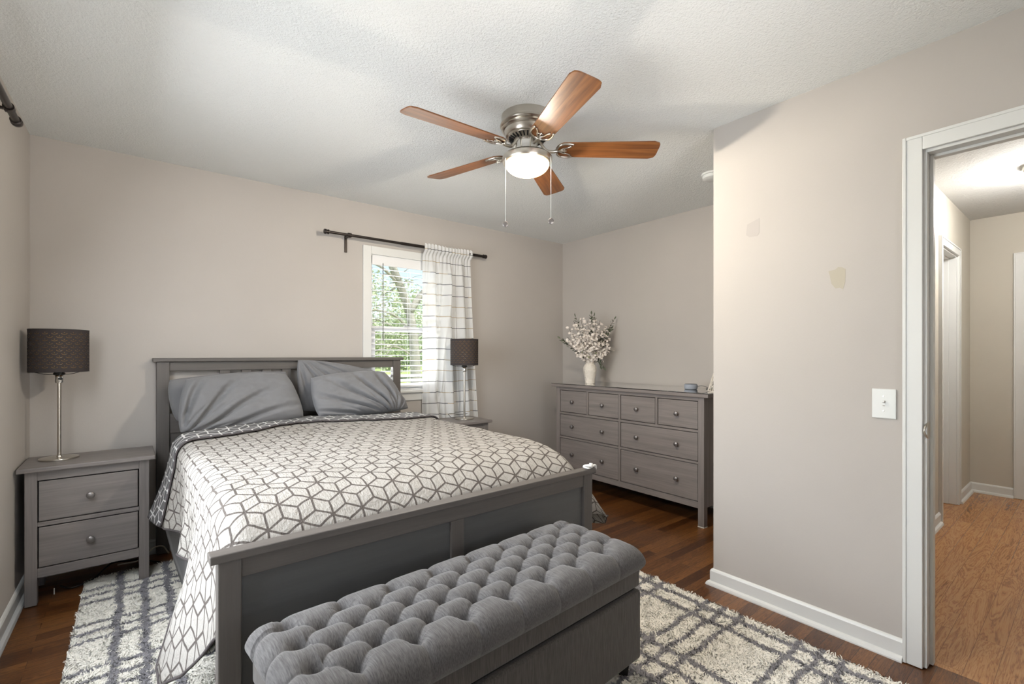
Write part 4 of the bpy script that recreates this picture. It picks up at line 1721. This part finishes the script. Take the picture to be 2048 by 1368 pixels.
def bouquet():
    t = thing('flower_bouquet', 'bunch of white blossom and dark leaf sprays standing in the vase', 'flowers', (3.31, 2.985, DT + .185))
    rnd = random.Random(11)
    c, s = math.cos(R(38.5)), math.sin(R(38.5))

    def wpt(lat, dep, z):
        return Vector((lat * c + dep * s, -lat * s + dep * c, z))

    def flower(bm, p, r, d):
        d = d.normalized()
        up = Vector((0, 0, 1)) if abs(d.z) < .9 else Vector((1, 0, 0))
        x = d.cross(up).normalized()
        y = d.cross(x)
        a0 = rnd.uniform(0, 6)
        for k in range(5):
            a = a0 + 2 * PI * k / 5
            e = x * math.cos(a) + y * math.sin(a)
            f = x * -math.sin(a) + y * math.cos(a)
            q0 = p
            q1 = p + e * r * .55 + f * r * .40 + d * r * .18
            q2 = p + e * r * .98 + f * r * .24 + d * r * .30
            q4 = p + e * r * .98 - f * r * .24 + d * r * .30
            q3 = p + e * r * .55 - f * r * .40 + d * r * .18
            bm.faces.new([bm.verts.new(v) for v in (q0, q1, q2, q4, q3)])

    def leaf(bm, p, e, n, L, W_):
        e = e.normalized()
        f = e.cross(n).normalized()
        m = p + e * L * .5
        v = [bm.verts.new(x) for x in (p, p + e * L * .3 + f * W_ * .8 + n * L * .06, p + e * L * .65 + f * W_ * .75 + n * L * .06, p + e * L, p + e * L * .65 - f * W_ * .75 + n * L * .06, p + e * L * .3 - f * W_ * .8 + n * L * .06)]
        bm.faces.new(v[:4])
        bm.faces.new([v[0], v[3], v[4], v[5]])

    def rv():
        return Vector((rnd.gauss(0, 1), rnd.gauss(0, 1), rnd.gauss(0, 1)))
    # blossom sprays: (lat, depth, height) of the tips, as seen from the room
    tips = [(-.20, -.02, .33), (-.21, 0, .25), (-.16, -.05, .40), (-.09, -.04, .42), (-.03, -.06, .40), (.05, -.04, .43), (.10, .03, .41), (.15, 0, .35), (.19, .02, .27), (.20, -.02, .12), (.11, -.06, .05),
            (-.11, -.08, .07), (-.13, -.08, .22), (-.03, -.12, .25), (.04, -.10, .32), (-.07, -.11, .32), (.02, -.12, .15), (.09, -.08, .22)]
    for (la, de, z) in tips:
        tip = wpt(la, de, z)
        base = wpt(la * .05, de * .05, -.10)
        mid = base.lerp(tip, .55) + Vector((0, 0, .05 if z > .2 else .10))
        path = spline([base, wpt(la * .08, de * .08, .02), mid, tip], 8)
        bm = bmesh.new()
        n = 38
        for k in range(n):
            f = .40 + .60 * k / n
            p = path[min(len(path) - 1, int(f * (len(path) - 1)))]
            p0 = p
            p = p + rv() * .019
            tube(bm, [p0, p0.lerp(p, .97)], .0007, 4)
            flower(bm, p, rnd.uniform(.010, .0155), rv() * .6 + wpt(0, -1, .3) + (p - base) * 2)
        o = obj('blossom_spray', bm, M['petal'], t)
        bm = bmesh.new()
        tube(bm, path, .0018, 6)
        obj('stem', bm, M['stem'], o)
        if la in (-.16, .02, .10, -.13):
            bm = bmesh.new()
            for k in range(5):
                p = path[int(len(path) * .55)] + rv() * .02
                leaf(bm, p, rv() + wpt(0, -1, .4), rv().normalized(), .035, .008)
            obj('leaves', bm, M['newleaf'], o)
    sprays = [((-.275, 0, .235), 9), ((-.13, .02, .44), 9), ((.02, .04, .465), 12), ((.05, .05, .45), 10), ((.24, .06, .42), 12), ((.21, .05, .33), 10), ((.17, .05, .22), 9), ((.10, .02, -.02), 7), ((.13, .0, -.03), 7), ((.14, .05, .30), 10), ((-.05, .08, .33), 8), ((.08, .07, .15), 9)]
    for (la, de, z), n in sprays:
        tip = wpt(la, de, z)
        base = wpt(la * .05, de * .05, -.10)
        lift = .06 if z > .1 else .12
        path = spline([base, wpt(la * .08, 0, .02), base.lerp(tip, .55) + Vector((0, 0, lift)), tip], 8)
        bm = bmesh.new()
        for k in range(n * 3):
            f = .40 + .60 * k / (n * 3)
            i = min(len(path) - 2, int(f * (len(path) - 1)))
            e = (path[i + 1] - path[i]).normalized()
            side = rv()
            side = (side - e * side.dot(e)).normalized()
            leaf(bm, path[i], e * .9 + side, side, rnd.uniform(.030, .044), rnd.uniform(.008, .012))
        leaf(bm, path[-1], path[-1] - path[-3], rv().normalized(), .04, .010)
        o = obj('leaf_spray', bm, M['leaf'], t)
        bm = bmesh.new()
        tube(bm, path, .0016, 6)
        obj('stem', bm, M['stem'], o)
    return t


bouquet()

sp = thing('smart_speaker', 'small round pale grey speaker puck at the near end of the dresser', 'speaker', (3.372, 1.993, DT))
latheo('body', [(0, 0), (.040, 0), (.047, .004), (.0495, .014), (.0495, .030), (.047, .038), (.043, .041)], M['speaker'], sp, seg=40)
latheo('top_face', [(.0435, .0405), (.043, .042), (0, .042)], plain('dark speaker top', (70, 72, 76), .5), sp, seg=40)
tag(tubeo('speaker_cord', spline([(3.412, 1.965, DT + .022), (3.42, 1.935, DT + .028), (3.43, 1.905, DT + .024), (3.43, 1.880, DT + .008), (3.45, 1.895, DT + .003), (3.49, 1.93, DT + .003), (3.56, 1.96, DT + .003)], 6), .002, plain('grey lead', (96, 96, 98), .5)),
    'thin grey lead curling behind the round speaker on the dresser', 'cord')


def lattice_ornament():
    t = thing('lattice_ornament', 'white open lattice cone ornament half hidden by the wall corner', 'ornament', (3.33, 1.742, DT))
    H = .215

    def rad(z):
        f = z / H
        return .074 * (1 - f) ** .85 + .004
    bm = bmesh.new()
    n = 12
    for k in range(n):
        for s in (-1, 1):
            pts = []
            for j in range(25):
                z = H * j / 24
                a = 2 * PI * k / n + s * 1.7 * z / H
                wob = .10 * math.sin(j * 1.6)
                pts.append((rad(z) * math.cos(a + wob * s), rad(z) * math.sin(a + wob * s), z + .003))
            tube(bm, pts, .0030, 6)
    obj('lattice', bm, M['ceramic'], t, smooth=True)
    bm = bmesh.new()
    tube(bm, [(.077 * math.cos(2 * PI * k / 40), .077 * math.sin(2 * PI * k / 40), .004) for k in range(41)], .004, 8)
    obj('base_ring', bm, M['ceramic'], t, smooth=True)
    return t


lattice_ornament()

# ------------------------------------------------------------------ light switch
sw = thing('light_switch', 'white toggle light switch on the wall beside the doorway', 'light switch', (XP, .5555, 1.0285))
boxo('cover_plate', (-.0065, 0, -.0405, .0405, -.0610, .0610), M['white_plastic'], sw, .003)
boxo('toggle_slot', (-.0072, -.003, -.005, .005, -.012, .012), M['white_plastic'], sw, .0008)
bm = bmesh.new()
box(bm, -.019, -.004, -.0038, .0038, .000, .0085)
tg = obj('toggle', bm, M['white_plastic'], sw, bevel=.001)
tg.rotation_euler = (0, R(18), 0)
boxo('toggle_shadow_gap', (-.0075, -.004, -.0035, .0035, -.0095, -.006), M['patch_grey'], sw, .0004)
for zz in (-.030, .030):
    latheo('screw', [(.0032, 0), (.0030, .0012), (0, .0016)], M['nickel'], sw, (-.0063, 0, zz), 12, rot=Matrix.Rotation(R(-90), 4, 'Y'))

# ------------------------------------------------------------------ cords by the left nightstand
tag(tubeo('power_cord', spline([(.14, 3.56, .012), (.11, 3.52, .075), (.07, 3.50, .085), (.035, 3.50, .060), (-.01, 3.52, .020), (-.10, 3.55, .010)], 8), .0042, M['cream_cord']),
    'cream power cord arching between the left nightstand and the bed', 'cord')
tag(tubeo('black_cord', spline([(-.33, 3.42, .010), (-.28, 3.36, .008), (-.20, 3.40, .012), (-.16, 3.44, .035), (-.12, 3.47, .055), (-.06, 3.50, .040), (.0, 3.55, .012), (.05, 3.50, .010), (.09, 3.44, .012)], 8), .0045, M['black']),
    'black cord lying on the floor under the left nightstand', 'cord')
tag(boxo('cable_tip', (-.345, -.341, 3.335, 3.339, .002, .034), M['white_plastic'], None, .001),
    'tiny white cable end standing on the floor under the nightstand', 'cable end')

# ------------------------------------------------------------------ outdoors, seen through the headboard-wall window
def lawn_mat():
    t = NT('mown lawn', .95, spec=.1)
    v = t.coord('Object')
    f = t.noise(v, .22, 5, .6)
    t.base(t.ramp(f, [(.3, (120, 142, 78)), (.5, (150, 168, 100)), (.7, (186, 190, 134))]))
    return t.m


lw = struct('ground_lawn', (-30, 60, YB + .4, 80, -.62, -.55), lawn_mat())
M['bark'] = plain('hazed bark', (146, 144, 130), .9, var=.2, scale=14, bump=.4, bscale=30, bdist=.02)  # bark paled, outdoor haze put into the colour
M['crown'] = plain('hazed leaves', (164, 182, 146), .8, var=.2, scale=1.5)  # leaf colours lightened too, haze painted in
M['crown2'] = plain('pale hazed leaves', (188, 198, 166), .8, var=.18, scale=1.5)


def tree(label, loc, branches, crown, nleaf, seed, mat, size=.10, group=None, name='tree'):
    t = thing(name, label, 'tree', loc, 0, group)
    rs = np.random.RandomState(seed)
    bm = bmesh.new()
    for pts, ra, rb in branches[:1]:
        sp_ = spline(pts, 6)
        tube(bm, sp_, [ra + (rb - ra) * i / (len(sp_) - 1) for i in range(len(sp_))], 10)
    obj('trunk', bm, M['bark'], t, smooth=True)
    for pts, ra, rb in branches[1:]:
        bm = bmesh.new()
        sp_ = spline(pts, 6)
        tube(bm, sp_, [ra + (rb - ra) * i / (len(sp_) - 1) for i in range(len(sp_))], 7)
        obj('branch', bm, M['bark'], t, smooth=True)
    if nleaf:
        ctr = np.zeros((nleaf, 3))
        which = rs.randint(0, len(crown), nleaf)
        d = rs.normal(size=(nleaf, 3))
        d /= np.linalg.norm(d, axis=1, keepdims=True)
        rr = rs.uniform(.25, 1, nleaf) ** .5
        for i, (cx, cy, cz, sx, sy, sz) in enumerate(crown):
            k = which == i
            ctr[k] = np.array([cx, cy, cz]) + d[k] * rr[k, None] * np.array([sx, sy, sz])
        a = rs.normal(size=(nleaf, 3))
        a /= np.linalg.norm(a, axis=1, keepdims=True)
        b = np.cross(a, rs.normal(size=(nleaf, 3)))
        b /= np.linalg.norm(b, axis=1, keepdims=True)
        sz = rs.uniform(.6, 1.3, nleaf)[:, None] * size
        V = np.stack([ctr - a * sz, ctr + b * sz * .5, ctr + a * sz, ctr - b * sz * .5], 1)
        Q = np.arange(nleaf * 4).reshape(-1, 4)
        np_mesh('crown', V.reshape(-1, 3), Q, mat, t, None, False)
    return t


# forked tree close to the house
rb = random.Random(4)
br = [([(0, 0, -.05), (.02, 0, 1.2), (-.05, 0, 2.2), (-.15, .1, 2.9), (-.75, .1, 4.4), (-1.0, .2, 6)], .13, .07),
      ([(-.10, .05, 2.75), (.35, .1, 3.3), (1.1, .1, 3.75), (2.2, .2, 4.3)], .085, .03),
      ([(.30, .1, 3.25), (.7, .1, 3.0), (1.4, 0, 2.9), (2.2, 0, 2.7)], .04, .012),
      ([(-.05, 0, 2.1), (.4, -.1, 2.45), (1.0, -.2, 2.5), (1.7, -.2, 2.35)], .035, .010),
      ([(-.05, 0, 2.2), (-.5, -.1, 2.6), (-1.1, -.2, 2.7), (-1.9, -.2, 2.5)], .035, .010),
      ([(-.30, .1, 3.3), (-.9, 0, 3.7), (-1.6, 0, 3.6), (-2.3, 0, 3.2)], .04, .010),
      ([(.0, 0, 1.75), (.5, 0, 2.0), (1.1, .1, 1.85), (1.6, .1, 1.6)], .022, .006),
      ([(.0, 0, 1.7), (-.5, 0, 1.95), (-1.1, .1, 1.8), (-1.7, .1, 1.75)], .022, .006),
      ([(1.1, .1, 3.75), (1.4, .1, 3.2), (1.9, .1, 2.95)], .02, .006)]
for k in range(46):
    x, z = rb.uniform(-2, 2.2), rb.uniform(1.5, 4)
    a = rb.uniform(-.6, .9)
    L = rb.uniform(.4, 1.1)
    br.append(([(x, rb.uniform(-.3, .3), z), (x + L * .5, 0, z + L * .5 * math.sin(a) + .08), (x + L, 0, z + L * math.sin(a))], .012, .004))
tree('forked bare-branched tree outside, just beyond the window', (4.85, 9.6, -.55), br, [], 0, 2, None)
tr = [([(0, 0, -.05), (0, 0, 2.5), (.1, 0, 4)], .2, .1)]
tree('pale green leafy tree on the lawn behind the forked tree', (7.0, 18.0, -.55), tr, [(0, 0, 3.2, 3.2, 2, 2.0), (-2, 0, 2.6, 2.5, 2, 1.4)], 16000, 8, M['crown2'], .075)
tree('mid green leafy tree across the lawn, left of the pale one', (2.4, 30.0, -.55), tr, [(0, 0, 4.0, 4.5, 2.5, 2.6), (3, 0, 2.4, 3, 2.5, 1.6)], 16000, 9, M['crown'], .11)
tree('mid green leafy tree far across the lawn, right of the pale one', (17.5, 30.0, -.55), tr, [(0, 0, 3.6, 5.0, 3, 2.8), (-3.5, 0, 2.5, 3.5, 3, 1.9)], 16000, 10, M['crown'], .115)
